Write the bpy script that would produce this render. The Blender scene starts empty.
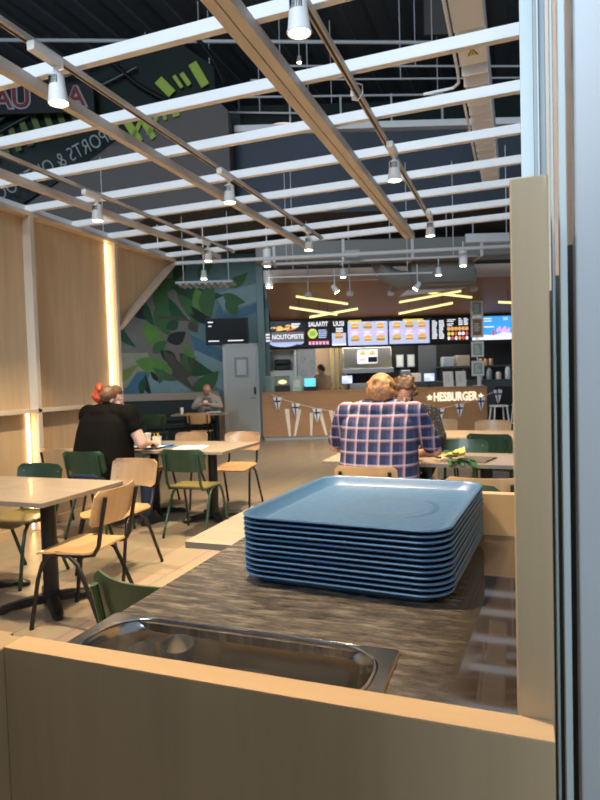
import bpy, bmesh, math, random
from mathutils import Vector, Matrix, Euler, noise
PI = math.pi
S = bpy.context.scene
COL = S.collection
random.seed(7)

# ------------------------------------------------------------------ camera, world, large lights, exposure
YAW, PITCH, ROLL = math.radians(20.3445), math.radians(2.2057), math.radians(-1.6919)
cam = bpy.data.cameras.new('camera')
cam.sensor_fit = 'VERTICAL'
cam.sensor_height = 8.0
cam.sensor_width = 6.0
cam.lens = 588.57 / 800 * 8.0
cam.clip_start = 0.02
cam.dof.use_dof = True
cam.dof.focus_distance = 1.25
cam.dof.aperture_fstop = 2.0
camo = bpy.data.objects.new('camera', cam)
COL.objects.link(camo)
fw = Vector((-math.sin(YAW) * math.cos(PITCH), math.cos(YAW) * math.cos(PITCH), -math.sin(PITCH)))
r0 = Vector((math.cos(YAW), math.sin(YAW), 0)); u0 = r0.cross(fw)
rr = r0 * math.cos(ROLL) + u0 * math.sin(ROLL); uu = -r0 * math.sin(ROLL) + u0 * math.cos(ROLL)
mw = Matrix.Identity(4)
for i in range(3):
    mw[i][0], mw[i][1], mw[i][2] = rr[i], uu[i], -fw[i]
mw[2][3] = 1.4
camo.matrix_world = mw
S.camera = camo

w = bpy.data.worlds.new('world'); S.world = w; w.use_nodes = True
w.node_tree.nodes['Background'].inputs[0].default_value = (0.60, 0.78, 1.0, 1)
w.node_tree.nodes['Background'].inputs[1].default_value = 0.42

def light(kind, name, loc, energy, color, rot=(0, 0, 0), size=1.0, sizey=None, spot=None, blend=0.5):
    l = bpy.data.lights.new(name, kind); l.energy = energy; l.color = color
    if kind == 'AREA':
        l.shape = 'RECTANGLE'; l.size = size; l.size_y = sizey or size
    else:
        l.shadow_soft_size = size
    if spot: l.spot_size = spot; l.spot_blend = blend
    o = bpy.data.objects.new(name, l); COL.objects.link(o)
    o.location = loc; o.rotation_euler = rot
    return o
# daylight from the mall's glass front behind the viewer
light('AREA', 'mall_daylight', (-1.0, -7.0, 5.6), 1250, (0.70, 0.85, 1.0), (math.radians(72), 0, math.radians(-4)), 4, 3.5)
S.view_settings.view_transform = 'Standard'
S.view_settings.look = 'None'
S.view_settings.exposure = 0.0
S.view_settings.gamma = 1.0
S.view_settings.use_curve_mapping = False

# ------------------------------------------------------------------ materials
def nt(name):
    m = bpy.data.materials.new(name); m.use_nodes = True
    n = m.node_tree.nodes; return m, n, m.node_tree.links, n['Principled BSDF']
def mat(name, col, rough=0.5, metal=0.0, emit=0.0, coat=0.0, trans=0.0, ior=1.45, var=0.0, vscale=(4, 4, 4), bump=0.0, ecol=None):
    m, n, l, b = nt(name)
    b.inputs['Base Color'].default_value = (*col, 1)
    b.inputs['Roughness'].default_value = rough
    b.inputs['Metallic'].default_value = metal
    b.inputs['Coat Weight'].default_value = coat
    b.inputs['Transmission Weight'].default_value = trans
    b.inputs['IOR'].default_value = ior
    if emit:
        b.inputs['Emission Color'].default_value = (*(ecol or col), 1)
        b.inputs['Emission Strength'].default_value = emit
    if var or bump:
        tc = n.new('ShaderNodeTexCoord'); mp = n.new('ShaderNodeMapping')
        mp.inputs['Scale'].default_value = vscale
        l.new(tc.outputs['Object'], mp.inputs['Vector'])
        nz = n.new('ShaderNodeTexNoise'); nz.inputs['Scale'].default_value = 1.0
        nz.inputs['Detail'].default_value = 6; nz.inputs['Roughness'].default_value = 0.6
        l.new(mp.outputs['Vector'], nz.inputs['Vector'])
        if var:
            cr = n.new('ShaderNodeValToRGB')
            cr.color_ramp.elements[0].position = 0.3; cr.color_ramp.elements[1].position = 0.7
            cr.color_ramp.elements[0].color = (*[max(0, c * (1 - var)) for c in col], 1)
            cr.color_ramp.elements[1].color = (*[min(1, c * (1 + var)) for c in col], 1)
            l.new(nz.outputs['Fac'], cr.inputs['Fac']); l.new(cr.outputs['Color'], b.inputs['Base Color'])
        if bump:
            bp = n.new('ShaderNodeBump'); bp.inputs['Strength'].default_value = bump; bp.inputs['Distance'].default_value = 0.01
            l.new(nz.outputs['Fac'], bp.inputs['Height']); l.new(bp.outputs['Normal'], b.inputs['Normal'])
    return m
M = {}
M['birch'] = mat('birch_plywood', (0.58, 0.42, 0.245), 0.45, var=0.10, vscale=(14, 14, 1.2), coat=0.1)
M['birch_h'] = mat('birch_plywood_across', (0.54, 0.35, 0.17), 0.4, var=0.10, vscale=(1.5, 14, 14))
M['birch_edge'] = mat('birch_edge_band', (0.74, 0.52, 0.30), 0.35, var=0.05, vscale=(3, 30, 30))
M['palebirch'] = mat('pale_birch_trim', (0.66, 0.55, 0.42), 0.4, var=0.05, vscale=(20, 20, 2))
M['seatwood'] = mat('beech_veneer', (0.58, 0.36, 0.17), 0.3, var=0.12, vscale=(14, 2, 2), coat=0.4)
M['backwood'] = mat('beech_veneer_upright', (0.53, 0.33, 0.165), 0.38, var=0.10, vscale=(16, 3, 2), coat=0.1)
M['seatolive'] = mat('olive_stained_veneer', (0.26, 0.22, 0.075), 0.3, var=0.10, vscale=(14, 2, 2), coat=0.4)
M['tabletop'] = mat('grey_oak_laminate', (0.36, 0.295, 0.225), 0.33, var=0.12, vscale=(2, 12, 12), coat=0.2)
M['tabletop_edge'] = mat('grey_laminate_edge', (0.24, 0.20, 0.155), 0.45)
M['lightwood'] = mat('pale_wood_laminate', (0.66, 0.50, 0.33), 0.35, var=0.06, vscale=(2, 12, 12))
M['green'] = mat('bottle_green_paint', (0.032, 0.070, 0.036), 0.4, coat=0.1, var=0.15, vscale=(16, 3, 2))
M['greenframe'] = mat('green_painted_steel', (0.022, 0.060, 0.03), 0.35)
M['black'] = mat('black_powder_coat', (0.010, 0.010, 0.011), 0.38)
M['chrome'] = mat('polished_steel', (0.75, 0.75, 0.75), 0.15, 1.0)
M['steel'] = mat('brushed_steel', (0.55, 0.54, 0.52), 0.28, 1.0, bump=0.02, vscale=(8, 200, 200))
M['pan'] = mat('pressed_stainless_steel', (0.52, 0.48, 0.43), 0.2, 1.0)
M['darksteel'] = mat('dark_panel_steel', (0.10, 0.11, 0.12), 0.4, 0.5)
M['white'] = mat('white_paint', (0.78, 0.78, 0.77), 0.45)
M['beamwhite'] = mat('white_lacquered_wood', (0.76, 0.75, 0.74), 0.45, var=0.03, vscale=(2, 20, 20))
M['beampale'] = mat('pale_ash_wood', (0.60, 0.54, 0.48), 0.45, var=0.05, vscale=(20, 2, 20))
M['lampwhite'] = mat('white_lamp_housing', (0.88, 0.87, 0.85), 0.4)
M['glow'] = mat('warm_lamp_lens', (1, 0.86, 0.6), 0.3, emit=22, ecol=(1.0, 0.82, 0.54))
M['coolglow'] = mat('neutral_lamp_lens', (1, 0.95, 0.85), 0.3, emit=8, ecol=(1.0, 0.92, 0.8))
M['led'] = mat('warm_led_strip', (1, 0.75, 0.4), 0.3, emit=9, ecol=(1.0, 0.66, 0.30))
M['tube'] = mat('yellow_white_tube', (1, 0.95, 0.6), 0.3, emit=1.25, ecol=(1.0, 0.92, 0.34))
M['ceiling'] = mat('dark_trapezoid_ceiling', (0.085, 0.088, 0.09), 0.7, var=0.15, vscale=(3, 0.3, 1))
M['slate'] = mat('slate_blue_fascia', (0.045, 0.058, 0.078), 0.6, var=0.2, vscale=(0.6, 0.6, 0.6))
M['brownpanel'] = mat('grey_brown_cladding', (0.105, 0.09, 0.085), 0.6, var=0.05)
M['ductgrey'] = mat('grey_duct', (0.20, 0.19, 0.17), 0.5)
M['pipe'] = mat('white_pipe', (0.60, 0.60, 0.60), 0.4)
M['brown'] = mat('brown_laminate_soffit', (0.34, 0.185, 0.10), 0.5, var=0.06, vscale=(2, 2, 20))
M['fascia'] = mat('taupe_fascia', (0.74, 0.60, 0.50), 0.6)
M['counterwood'] = mat('oak_laminate_front', (0.38, 0.21, 0.10), 0.4, var=0.10, vscale=(1.5, 6, 22))
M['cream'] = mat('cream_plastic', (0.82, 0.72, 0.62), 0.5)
M['blackscreen'] = mat('black_glass', (0.010, 0.010, 0.011), 0.6)
M['doorgrey'] = mat('pale_grey_door', (0.66, 0.70, 0.67), 0.4)
M['teal'] = mat('teal_column_paint', (0.20, 0.30, 0.29), 0.5)
M['rubber'] = mat('black_rubber', (0.015, 0.015, 0.015), 0.7)
M['glass'] = mat('clear_glass', (0.97, 0.97, 0.95), 0.03, trans=0.92, ior=1.45)
M['tealglass'] = mat('tinted_glass', (0.55, 0.75, 0.72), 0.05, trans=0.7, ior=1.2)
M['paper'] = mat('white_paper', (0.8, 0.8, 0.78), 0.7)
M['darkcloth'] = mat('black_leatherette', (0.012, 0.018, 0.016), 0.45)
M['skin'] = mat('skin', (0.56, 0.30, 0.21), 0.5, var=0.06, vscale=(10, 10, 10))
M['skinpale'] = mat('pale_skin', (0.62, 0.38, 0.30), 0.5, var=0.06, vscale=(10, 10, 10))
M['blacktee'] = mat('black_cotton', (0.006, 0.0055, 0.0045), 0.85, bump=0.5, vscale=(6, 6, 10))
M['blacktee'].node_tree.nodes['Principled BSDF'].inputs['Specular IOR Level'].default_value = 0.1
M['jeans'] = mat('dark_blue_denim', (0.02, 0.03, 0.06), 0.85)
M['gingerhair'] = mat('ginger_hair', (0.36, 0.17, 0.065), 0.5, var=0.5, vscale=(60, 60, 25), bump=0.6)
M['redhair'] = mat('bright_red_hair', (0.42, 0.06, 0.02), 0.5, var=0.4, vscale=(60, 60, 25), bump=0.6)
M['brownhair'] = mat('brown_hair', (0.13, 0.065, 0.03), 0.5, var=0.4, vscale=(60, 60, 25), bump=0.6)
M['greycloth'] = mat('grey_knit', (0.12, 0.13, 0.15), 0.85)
M['lightcloth'] = mat('pale_shirt_cotton', (0.34, 0.32, 0.31), 0.85)
M['tancloth'] = mat('tan_uniform', (0.33, 0.21, 0.12), 0.8)
M['mirror_glass'] = mat('blue_grey_glass', (0.52, 0.54, 0.56), 0.3)
M['alu'] = mat('pale_aluminium_profile', (0.62, 0.70, 0.70), 0.4)
M['alugrey'] = mat('grey_aluminium_profile', (0.34, 0.40, 0.43), 0.4)
M['orangewood'] = mat('plywood_seen_in_glass', (0.85, 0.56, 0.40), 0.5, var=0.2, vscale=(3, 3, 5))  # tone of the wall as it shows in the glass
M['board_reflection'] = mat('dark_board_reflection', (0.07, 0.065, 0.06), 0.6)  # side board's reflection in the glass, put in as dark colour
M['traylogo'] = mat('worn_print', (0.085, 0.165, 0.265), 0.4)
M['leaf'] = mat('artificial_leaf', (0.02, 0.10, 0.03), 0.45)
M['yellow'] = mat('yellow_paper', (0.85, 0.60, 0.12), 0.6)
M['red'] = mat('red_lettering', (0.20, 0.02, 0.02), 0.5)
M['lime'] = mat('lime_green_film', (0.30, 0.42, 0.05), 0.5)
M['limedark'] = mat('dark_lime_film', (0.10, 0.13, 0.03), 0.5)
M['handrail'] = mat('black_handrail', (0.008, 0.008, 0.009), 0.3)
M['darkglass'] = mat('dark_balustrade_glass', (0.022, 0.030, 0.028), 0.12)
M['lettergrey'] = mat('pale_grey_lettering', (0.30, 0.34, 0.34), 0.5)
M['benchbeige'] = mat('beige_bench_back', (0.42, 0.34, 0.26), 0.5)
def em(name, col, s=1.0): M[name] = mat(name, col, 0.4, emit=s, ecol=col)
em('e_white', (0.9, 0.92, 1.0), 1.0); em('e_blue', (0.50, 0.60, 0.95), 0.85); em('e_orange', (0.95, 0.45, 0.15), 0.8)
em('e_red', (0.85, 0.10, 0.06), 0.8); em('e_green', (0.25, 0.55, 0.10), 0.7); em('e_yellow', (0.9, 0.8, 0.12), 0.8)
em('e_sky', (0.06, 0.38, 0.85), 0.9); em('e_pink', (0.9, 0.45, 0.75), 0.9); em('e_cyan', (0.15, 0.75, 0.85), 0.8)
em('e_brown', (0.4, 0.14, 0.05), 0.6); em('e_sign', (1.0, 0.88, 0.66), 0.95); em('e_dome', (1.0, 0.72, 0.56), 0.9)
em('e_grey', (0.16, 0.15, 0.15), 0.6); em('e_heat', (1.0, 0.72, 0.38), 1.2)

# floor: large pale tiles with thin joints
def floor_mat():
    m, n, l, b = nt('floor_tiles')
    tc = n.new('ShaderNodeTexCoord'); mp = n.new('ShaderNodeMapping'); mp.inputs['Rotation'].default_value = (0, 0, PI / 2)
    l.new(tc.outputs['Object'], mp.inputs['Vector'])
    br = n.new('ShaderNodeTexBrick'); br.offset = 0.5
    for k, v in (('Scale', 1.0), ('Mortar Size', 0.004), ('Brick Width', 1.2), ('Row Height', 0.3), ('Bias', 0.0)): br.inputs[k].default_value = v
    br.inputs['Color1'].default_value = (0.39, 0.295, 0.185, 1); br.inputs['Color2'].default_value = (0.34, 0.255, 0.16, 1)
    br.inputs['Mortar'].default_value = (0.13, 0.10, 0.075, 1)
    l.new(mp.outputs['Vector'], br.inputs['Vector'])
    nz = n.new('ShaderNodeTexNoise'); nz.inputs['Scale'].default_value = 1.0; nz.inputs['Detail'].default_value = 6
    mp2 = n.new('ShaderNodeMapping'); mp2.inputs['Scale'].default_value = (9, 1.5, 1)
    l.new(tc.outputs['Object'], mp2.inputs['Vector']); l.new(mp2.outputs['Vector'], nz.inputs['Vector'])
    mx = n.new('ShaderNodeMix'); mx.data_type = 'RGBA'; mx.blend_type = 'MULTIPLY'; mx.inputs['Factor'].default_value = 0.5
    l.new(br.outputs['Color'], mx.inputs[6]); l.new(nz.outputs['Color'], mx.inputs[7])
    bc = n.new('ShaderNodeBrightContrast'); bc.inputs['Bright'].default_value = 0.06
    l.new(mx.outputs[2], bc.inputs['Color'])
    l.new(bc.outputs['Color'], b.inputs['Base Color']); b.inputs['Roughness'].default_value = 0.32
    return m
M['floor'] = floor_mat()

# scratched dark worktop
def worktop_mat():
    m, n, l, b = nt('scratched_dark_worktop')
    tc = n.new('ShaderNodeTexCoord'); mp = n.new('ShaderNodeMapping'); mp.inputs['Scale'].default_value = (13, 60, 1); mp.inputs['Rotation'].default_value = (0, 0, 0.10)
    l.new(tc.outputs['Object'], mp.inputs['Vector'])
    nz = n.new('ShaderNodeTexNoise'); nz.inputs['Scale'].default_value = 1.0; nz.inputs['Detail'].default_value = 8; nz.inputs['Roughness'].default_value = 0.7
    l.new(mp.outputs['Vector'], nz.inputs['Vector'])
    cr = n.new('ShaderNodeValToRGB')
    e = cr.color_ramp.elements
    e[0].position = 0.34; e[0].color = (0.050, 0.041, 0.033, 1); e[1].position = 0.70; e[1].color = (0.40, 0.34, 0.27, 1)
    k = e.new(0.50); k.color = (0.135, 0.112, 0.088, 1)
    l.new(nz.outputs['Fac'], cr.inputs['Fac'])
    # wear fades out towards the clean strip along the side board
    sx = n.new('ShaderNodeSeparateXYZ'); l.new(tc.outputs['Object'], sx.inputs[0])
    mr = n.new('ShaderNodeMapRange'); mr.inputs[1].default_value = -0.16; mr.inputs[2].default_value = -0.06; mr.inputs[3].default_value = 1; mr.inputs[4].default_value = 0
    l.new(sx.outputs['X'], mr.inputs[0])
    mx = n.new('ShaderNodeMix'); mx.data_type = 'RGBA'; mx.inputs[6].default_value = (0.06, 0.045, 0.033, 1)
    l.new(mr.outputs[0], mx.inputs['Factor']); l.new(cr.outputs['Color'], mx.inputs[7]); l.new(mx.outputs[2], b.inputs['Base Color'])
    r2 = n.new('ShaderNodeMapRange'); r2.inputs[3].default_value = 0.035; r2.inputs[4].default_value = 0.26
    l.new(mr.outputs[0], r2.inputs[0]); l.new(r2.outputs[0], b.inputs['Roughness'])
    b.inputs['Specular IOR Level'].default_value = 1.0; b.inputs['IOR'].default_value = 1.6
    b.inputs['Coat Weight'].default_value = 0.0
    return m
M['worktop'] = worktop_mat()
def tray_mat():
    m, n, l, b = nt('blue_tray_plastic')
    tc = n.new('ShaderNodeTexCoord')
    nz = n.new('ShaderNodeTexNoise'); nz.inputs['Scale'].default_value = 60; nz.inputs['Detail'].default_value = 4
    l.new(tc.outputs['Object'], nz.inputs['Vector'])
    mr = n.new('ShaderNodeMapRange'); mr.inputs[3].default_value = 0.25; mr.inputs[4].default_value = 0.5
    l.new(nz.outputs['Fac'], mr.inputs[0]); l.new(mr.outputs[0], b.inputs['Roughness'])
    b.inputs['Base Color'].default_value = (0.072, 0.175, 0.335, 1)
    return m
M['tray'] = tray_mat()

# plaid: navy ground with pale and pink bands
def plaid_mat():
    m, n, l, b = nt('navy_plaid_cotton')
    tc = n.new('ShaderNodeTexCoord'); sp = n.new('ShaderNodeSeparateXYZ'); l.new(tc.outputs['Object'], sp.inputs[0])
    def math_(op, a, bb=None):
        q = n.new('ShaderNodeMath'); q.operation = op
        if isinstance(a, (int, float)): q.inputs[0].default_value = a
        else: l.new(a, q.inputs[0])
        if bb is not None:
            if isinstance(bb, (int, float)): q.inputs[1].default_value = bb
            else: l.new(bb, q.inputs[1])
        return q.outputs[0]
    def band(src, period, off, width):
        t = math_('FRACT', math_('ADD', math_('DIVIDE', src, period), off))
        d = math_('ABSOLUTE', math_('SUBTRACT', t, 0.5))
        return math_('LESS_THAN', d, width)
    def mixc(fac, a, c):
        q = n.new('ShaderNodeMix'); q.data_type = 'RGBA'
        l.new(math_('MULTIPLY', fac, 0.42), q.inputs['Factor'])
        if isinstance(a, tuple): q.inputs[6].default_value = (*a, 1)
        else: l.new(a, q.inputs[6])
        q.inputs[7].default_value = (*c, 1); return q.outputs[2]
    P = 0.083
    c = mixc(band(sp.outputs['X'], P, 0.25, 0.20), (0.014, 0.022, 0.07), (0.05, 0.09, 0.24))
    c = mixc(band(sp.outputs['Z'], P, 0.25, 0.20), c, (0.012, 0.02, 0.06))
    c = mixc(band(sp.outputs['X'], P, 0.0, 0.075), c, (0.72, 0.62, 0.66))
    c = mixc(band(sp.outputs['Z'], P, 0.0, 0.075), c, (0.72, 0.62, 0.66))
    c = mixc(band(sp.outputs['X'], P, 0.13, 0.035), c, (0.62, 0.14, 0.13))
    c = mixc(band(sp.outputs['Z'], P, 0.13, 0.035), c, (0.62, 0.14, 0.13))
    l.new(c, b.inputs['Base Color']); b.inputs['Roughness'].default_value = 0.85
    return m
M['plaid'] = plaid_mat()
def dots_mat():
    m, n, l, b = nt('dotted_black_cotton')
    tc = n.new('ShaderNodeTexCoord'); v = n.new('ShaderNodeTexVoronoi'); v.inputs['Scale'].default_value = 55
    l.new(tc.outputs['Object'], v.inputs['Vector'])
    cr = n.new('ShaderNodeValToRGB'); cr.color_ramp.interpolation = 'CONSTANT'
    cr.color_ramp.elements[0].color = (0.35, 0.30, 0.25, 1); cr.color_ramp.elements[1].position = 0.2; cr.color_ramp.elements[1].color = (0.012, 0.011, 0.010, 1)
    l.new(v.outputs['Distance'], cr.inputs['Fac']); l.new(cr.outputs['Color'], b.inputs['Base Color']); b.inputs['Roughness'].default_value = 0.85
    return m
M['dots'] = dots_mat()

# ------------------------------------------------------------------ mesh building
class MB:
    def __init__(s): s.v = []; s.f = []; s.m = []; s.cur = 0; s.T = None
    def use(s, i): s.cur = i; return s
    def add(s, vs, fs):
        b = len(s.v)
        for p in vs:
            p = Vector(p)
            s.v.append(s.T @ p if s.T is not None else p)
        for f in fs: s.f.append([b + i for i in f]); s.m.append(s.cur)
        return s
    def box(s, x0, x1, y0, y1, z0, z1):
        return s.add([(x0, y0, z0), (x1, y0, z0), (x1, y1, z0), (x0, y1, z0), (x0, y0, z1), (x1, y0, z1), (x1, y1, z1), (x0, y1, z1)],
                     [(0, 3, 2, 1), (4, 5, 6, 7), (0, 1, 5, 4), (1, 2, 6, 5), (2, 3, 7, 6), (3, 0, 4, 7)])
    def prism(s, pts, axis, a, b):
        # extrude a 2-D outline along an axis; outline is given in the two other axes
        def mk(p, t):
            if axis == 'y': return (p[0], t, p[1])
            if axis == 'x': return (t, p[0], p[1])
            return (p[0], p[1], t)
        n = len(pts)
        vs = [mk(p, a) for p in pts] + [mk(p, b) for p in pts]
        fs = [list(range(n))[::-1], list(range(n, 2 * n))] + [(i, (i + 1) % n, n + (i + 1) % n, n + i) for i in range(n)]
        return s.add(vs, fs)
    def loft(s, rings, cap0=True, cap1=True, closed=True):
        n = len(rings[0]); vs = [p for r in rings for p in r]; fs = []
        for k in range(len(rings) - 1):
            for i in range(n if closed else n - 1):
                j = (i + 1) % n
                fs.append((k * n + i, k * n + j, (k + 1) * n + j, (k + 1) * n + i))
        if cap0: fs.append(list(range(n))[::-1])
        if cap1: fs.append([(len(rings) - 1) * n + i for i in range(n)])
        return s.add(vs, fs)
    def lathe(s, prof, c=(0, 0, 0), n=20, R=None):
        rings = []
        for (r, z) in prof:
            ring = []
            for i in range(n):
                a = 2 * PI * i / n; p = Vector((r * math.cos(a), r * math.sin(a), z))
                if R is not None: p = R @ p
                ring.append(p + Vector(c))
            rings.append(ring)
        return s.loft(rings)
    def tube(s, pts, r, n=8, caps=True):
        pts = [Vector(p) for p in pts]; rs = r if isinstance(r, (list, tuple)) else [r] * len(pts)
        rings = []; up = None
        for i, p in enumerate(pts):
            if i == 0: t = pts[1] - p
            elif i == len(pts) - 1: t = p - pts[i - 1]
            else: t = (pts[i + 1] - p).normalized() + (p - pts[i - 1]).normalized()
            t.normalize()
            if up is None:
                up = Vector((0, 0, 1)) if abs(t.z) < 0.9 else Vector((0, 1, 0))
            x = t.cross(up).normalized(); up = x.cross(t).normalized()
            rings.append([p + (x * math.cos(2 * PI * k / n) + up * math.sin(2 * PI * k / n)) * rs[i] for k in range(n)])
        return s.loft(rings, caps, caps)
    def ball(s, c, r, R=None, nu=14, nv=9):
        r = r if isinstance(r, (tuple, list)) else (r, r, r); rings = []
        for j in range(nv + 1):
            th = PI * j / nv; th = min(max(th, 0.02), PI - 0.02); ring = []
            for i in range(nu):
                a = 2 * PI * i / nu
                p = Vector((r[0] * math.sin(th) * math.cos(a), r[1] * math.sin(th) * math.sin(a), -r[2] * math.cos(th)))
                if R is not None: p = R @ p
                ring.append(p + Vector(c))
            rings.append(ring)
        return s.loft(rings)
    def mesh(s, name, mats, smooth=True, angle=35):
        me = bpy.data.meshes.new(name)
        me.from_pydata([tuple(p) for p in s.v], [], s.f)
        mats = mats if isinstance(mats, (list, tuple)) else [mats]
        for m in mats: me.materials.append(M[m] if isinstance(m, str) else m)
        me.polygons.foreach_set('material_index', s.m)
        bm = bmesh.new(); bm.from_mesh(me); bmesh.ops.recalc_face_normals(bm, faces=bm.faces); bm.to_mesh(me); bm.free()
        if smooth:
            me.polygons.foreach_set('use_smooth', [True] * len(me.polygons))
            me.set_sharp_from_angle(angle=math.radians(angle))
        me.update(); return me
    def build(s, name, mats, parent=None, bevel=0.0, loc=None, rot=None, angle=35, label=None):
        o = bpy.data.objects.new(name, s.mesh(name, mats, True, angle)); COL.objects.link(o)
        if parent is not None: o.parent = parent
        if loc: o.location = loc
        if rot: o.rotation_euler = rot
        if bevel:
            bv = o.modifiers.new('bevel', 'BEVEL'); bv.width = bevel; bv.segments = 2; bv.limit_method = 'ANGLE'; bv.angle_limit = math.radians(40)
        if label: o['label'] = label
        return o

def rrect(cx, cy, hx, hy, r, z, n=6, f=None):
    pts = []
    r = min(r, hx, hy)
    for (sx, sy, a0) in ((1, 1, 0), (-1, 1, 90), (-1, -1, 180), (1, -1, 270)):
        for k in range(n + 1):
            a = math.radians(a0 + 90 * k / n)
            pts.append((cx + sx * (hx - r) + r * math.cos(a), cy + sy * (hy - r) + r * math.sin(a), z))
    return [f(p) for p in pts] if f else pts

def thing(name, label, cat, loc=(0, 0, 0), rz=0.0, group=None):
    o = bpy.data.objects.new(name, None); COL.objects.link(o); o.empty_display_size = 0.1
    o.location = loc; o.rotation_euler = (0, 0, rz); o['label'] = label; o['category'] = cat
    if group: o['group'] = group
    return o
def tag(o, label, cat, group=None):
    o['label'] = label; o['category'] = cat
    if group: o['group'] = group
    return o
def struct(o):
    o['kind'] = 'structure'; return o
def dup(root, loc, rz=None, label=None, group=None):
    kids = {}
    for o in list(COL.objects):
        if o.parent is not None: kids.setdefault(o.parent.name, []).append(o)
    def cp(o, par):
        c = o.copy(); COL.objects.link(c)
        if par is not None:
            c.parent = par
        for ch in kids.get(o.name, []): cp(ch, c)
        return c
    r = cp(root, None); r.location = loc
    if rz is not None: r.rotation_euler = (0, 0, rz)
    if label: r['label'] = label
    if group: r['group'] = group
    return r
FH = Vector((-math.sin(YAW), math.cos(YAW), 0)); RH = Vector((math.cos(YAW), math.sin(YAW), 0))
def RP(s, d, z=0.0):          # the rear part of the hall is turned 20 degrees: s runs along its back wall, d towards it
    return RH * s + FH * d + Vector((0, 0, z))
def text_mesh(name, body, size, m, parent=None, loc=(0, 0, 0), rot=(PI / 2, 0, 0), ext=0.004, off=0.0, scale=(1, 1, 1), align='CENTER'):
    c = bpy.data.curves.new(name, 'FONT'); c.body = body; c.size = size; c.extrude = ext; c.offset = off
    c.align_x = align; c.align_y = 'CENTER'; c.resolution_u = 3
    o = bpy.data.objects.new(name, c); COL.objects.link(o)
    dg = bpy.context.evaluated_depsgraph_get()
    me = bpy.data.meshes.new_from_object(o.evaluated_get(dg))
    bpy.data.objects.remove(o)
    me.materials.clear(); me.materials.append(M[m])
    o = bpy.data.objects.new(name, me); COL.objects.link(o)
    if parent is not None: o.parent = parent
    o.location = loc; o.rotation_euler = rot; o.scale = scale
    return o

# ================================================================== SETTING
struct(MB().box(-16, 12, -8, 24, -0.1, 0).build('floor', 'floor'))
struct(MB().box(-3.2, 0.10, -1.32, -1.20, 0, 2.62).build('wall_added_blocker', 'darksteel', None, 0.004))  # unseen wall, added to keep the daylight off the ledge front
c = MB().box(-18, 14, -2, 26, 9.0, 9.2)
for i in range(40): c.box(-18 + i * 0.8, -17.7 + i * 0.8, -2, 26, 8.93, 9.0)
struct(c.build('ceiling', 'ceiling'))
RZ = YAW
def rbuild(mb, name, mats, parent=None, bevel=0.0, **k):      # geometry written in (s, d, z), placed by the turned frame
    return mb.build(name, mats, parent, bevel, rot=None if parent else (0, 0, RZ), **k)

# panelled birch wall on the left
wl = struct(MB().box(-4.46, -4.40, -1, 5.70, 0, 3.04).build('wall_left', 'birch'))
MB().box(-4.40, -4.30, -1, 5.70, 1.135, 1.175).build('rail', 'palebirch', wl, 0.003)
MB().box(-4.40, -4.30, -1, 6.95, 3.0, 3.045).build('top_plate', 'palebirch', wl, 0.003)
for yy in (0.65, 1.90, 3.15, 4.40, 5.65):
    MB().box(-4.40, -4.30, yy, yy + 0.05, 0, 3.0).build('upright', 'palebirch', wl, 0.003)
MB().prism([(5.70, 3.0), (6.95, 3.0), (6.85, 2.93), (5.80, 2.07), (5.70, 2.07)], 'x', -4.46, -4.40).build('gable_panel', 'birch', wl)
MB().prism([(5.70, 2.0), (5.76, 2.02), (6.96, 2.97), (6.94, 3.0), (6.88, 2.97), (5.70, 2.04)], 'x', -4.42, -4.31).build('diagonal_brace', 'palebirch', wl, 0.003)
MB().box(-4.399, -4.385, 5.605, 5.63, 1.18, 2.99).build('light_strip', 'led', wl)
MB().box(-4.399, -4.385, 4.345, 4.37, 0.02, 1.13).build('light_strip', 'led', wl)
MB().box(-4.40, -4.385, -1, 5.70, 0, 0.08).build('skirting', 'birch_edge', wl)

# mural wall, column, kitchen shell
wb = MB(); wb.box(-8, -0.80, 14.35, 14.5, 0, 4.4)
struct(rbuild(wb, 'wall_back', 'benchbeige'))
struct(rbuild(MB().box(-0.97, -0.80, 14.18, 14.34, 0, 4.4), 'trim_1', 'teal', bevel=0.01))
struct(rbuild(MB().box(-0.80, 8, 16.0, 16.2, 0, 4.4), 'wall_kitchen', 'blackscreen'))
struct(rbuild(MB().box(-0.90, -0.82, 14.55, 16.0, 0, 4.4), 'wall_kitchen_side', 'white'))
struct(rbuild(MB().box(-9, 9, 11.05, 20, 4.42, 5.85), 'ceiling_mezzanine', 'brownpanel'))
fs = struct(rbuild(MB().box(-2.1, 9, 10.98, 11.05, 4.42, 5.88), 'wall_mezzanine', 'slate'))
rbuild(MB().box(-1.05, 9, 10.80, 11.3, 5.86, 5.98), 'coping', 'white', fs, 0.01)
# sloping brown soffit with taupe front over the service counter
so = struct(rbuild(MB().prism([(12.25, 3.38), (14.62, 2.80), (14.62, 3.0), (12.25, 3.58)], 'x', -0.66, 8), 'ceiling_soffit', 'brown'))
rbuild(MB().box(-0.68, 8, 12.20, 12.25, 3.36, 3.62), 'front_board', 'fascia', so, 0.006)
struct(rbuild(MB().box(-0.66, 8, 12.9, 13.0, 3.45, 4.42), 'wall_over_soffit', 'blackscreen'))
struct(rbuild(MB().box(-0.80, 8, 14.56, 14.62, 2.10, 2.84), 'wall_menu_band', 'blackscreen'))

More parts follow.
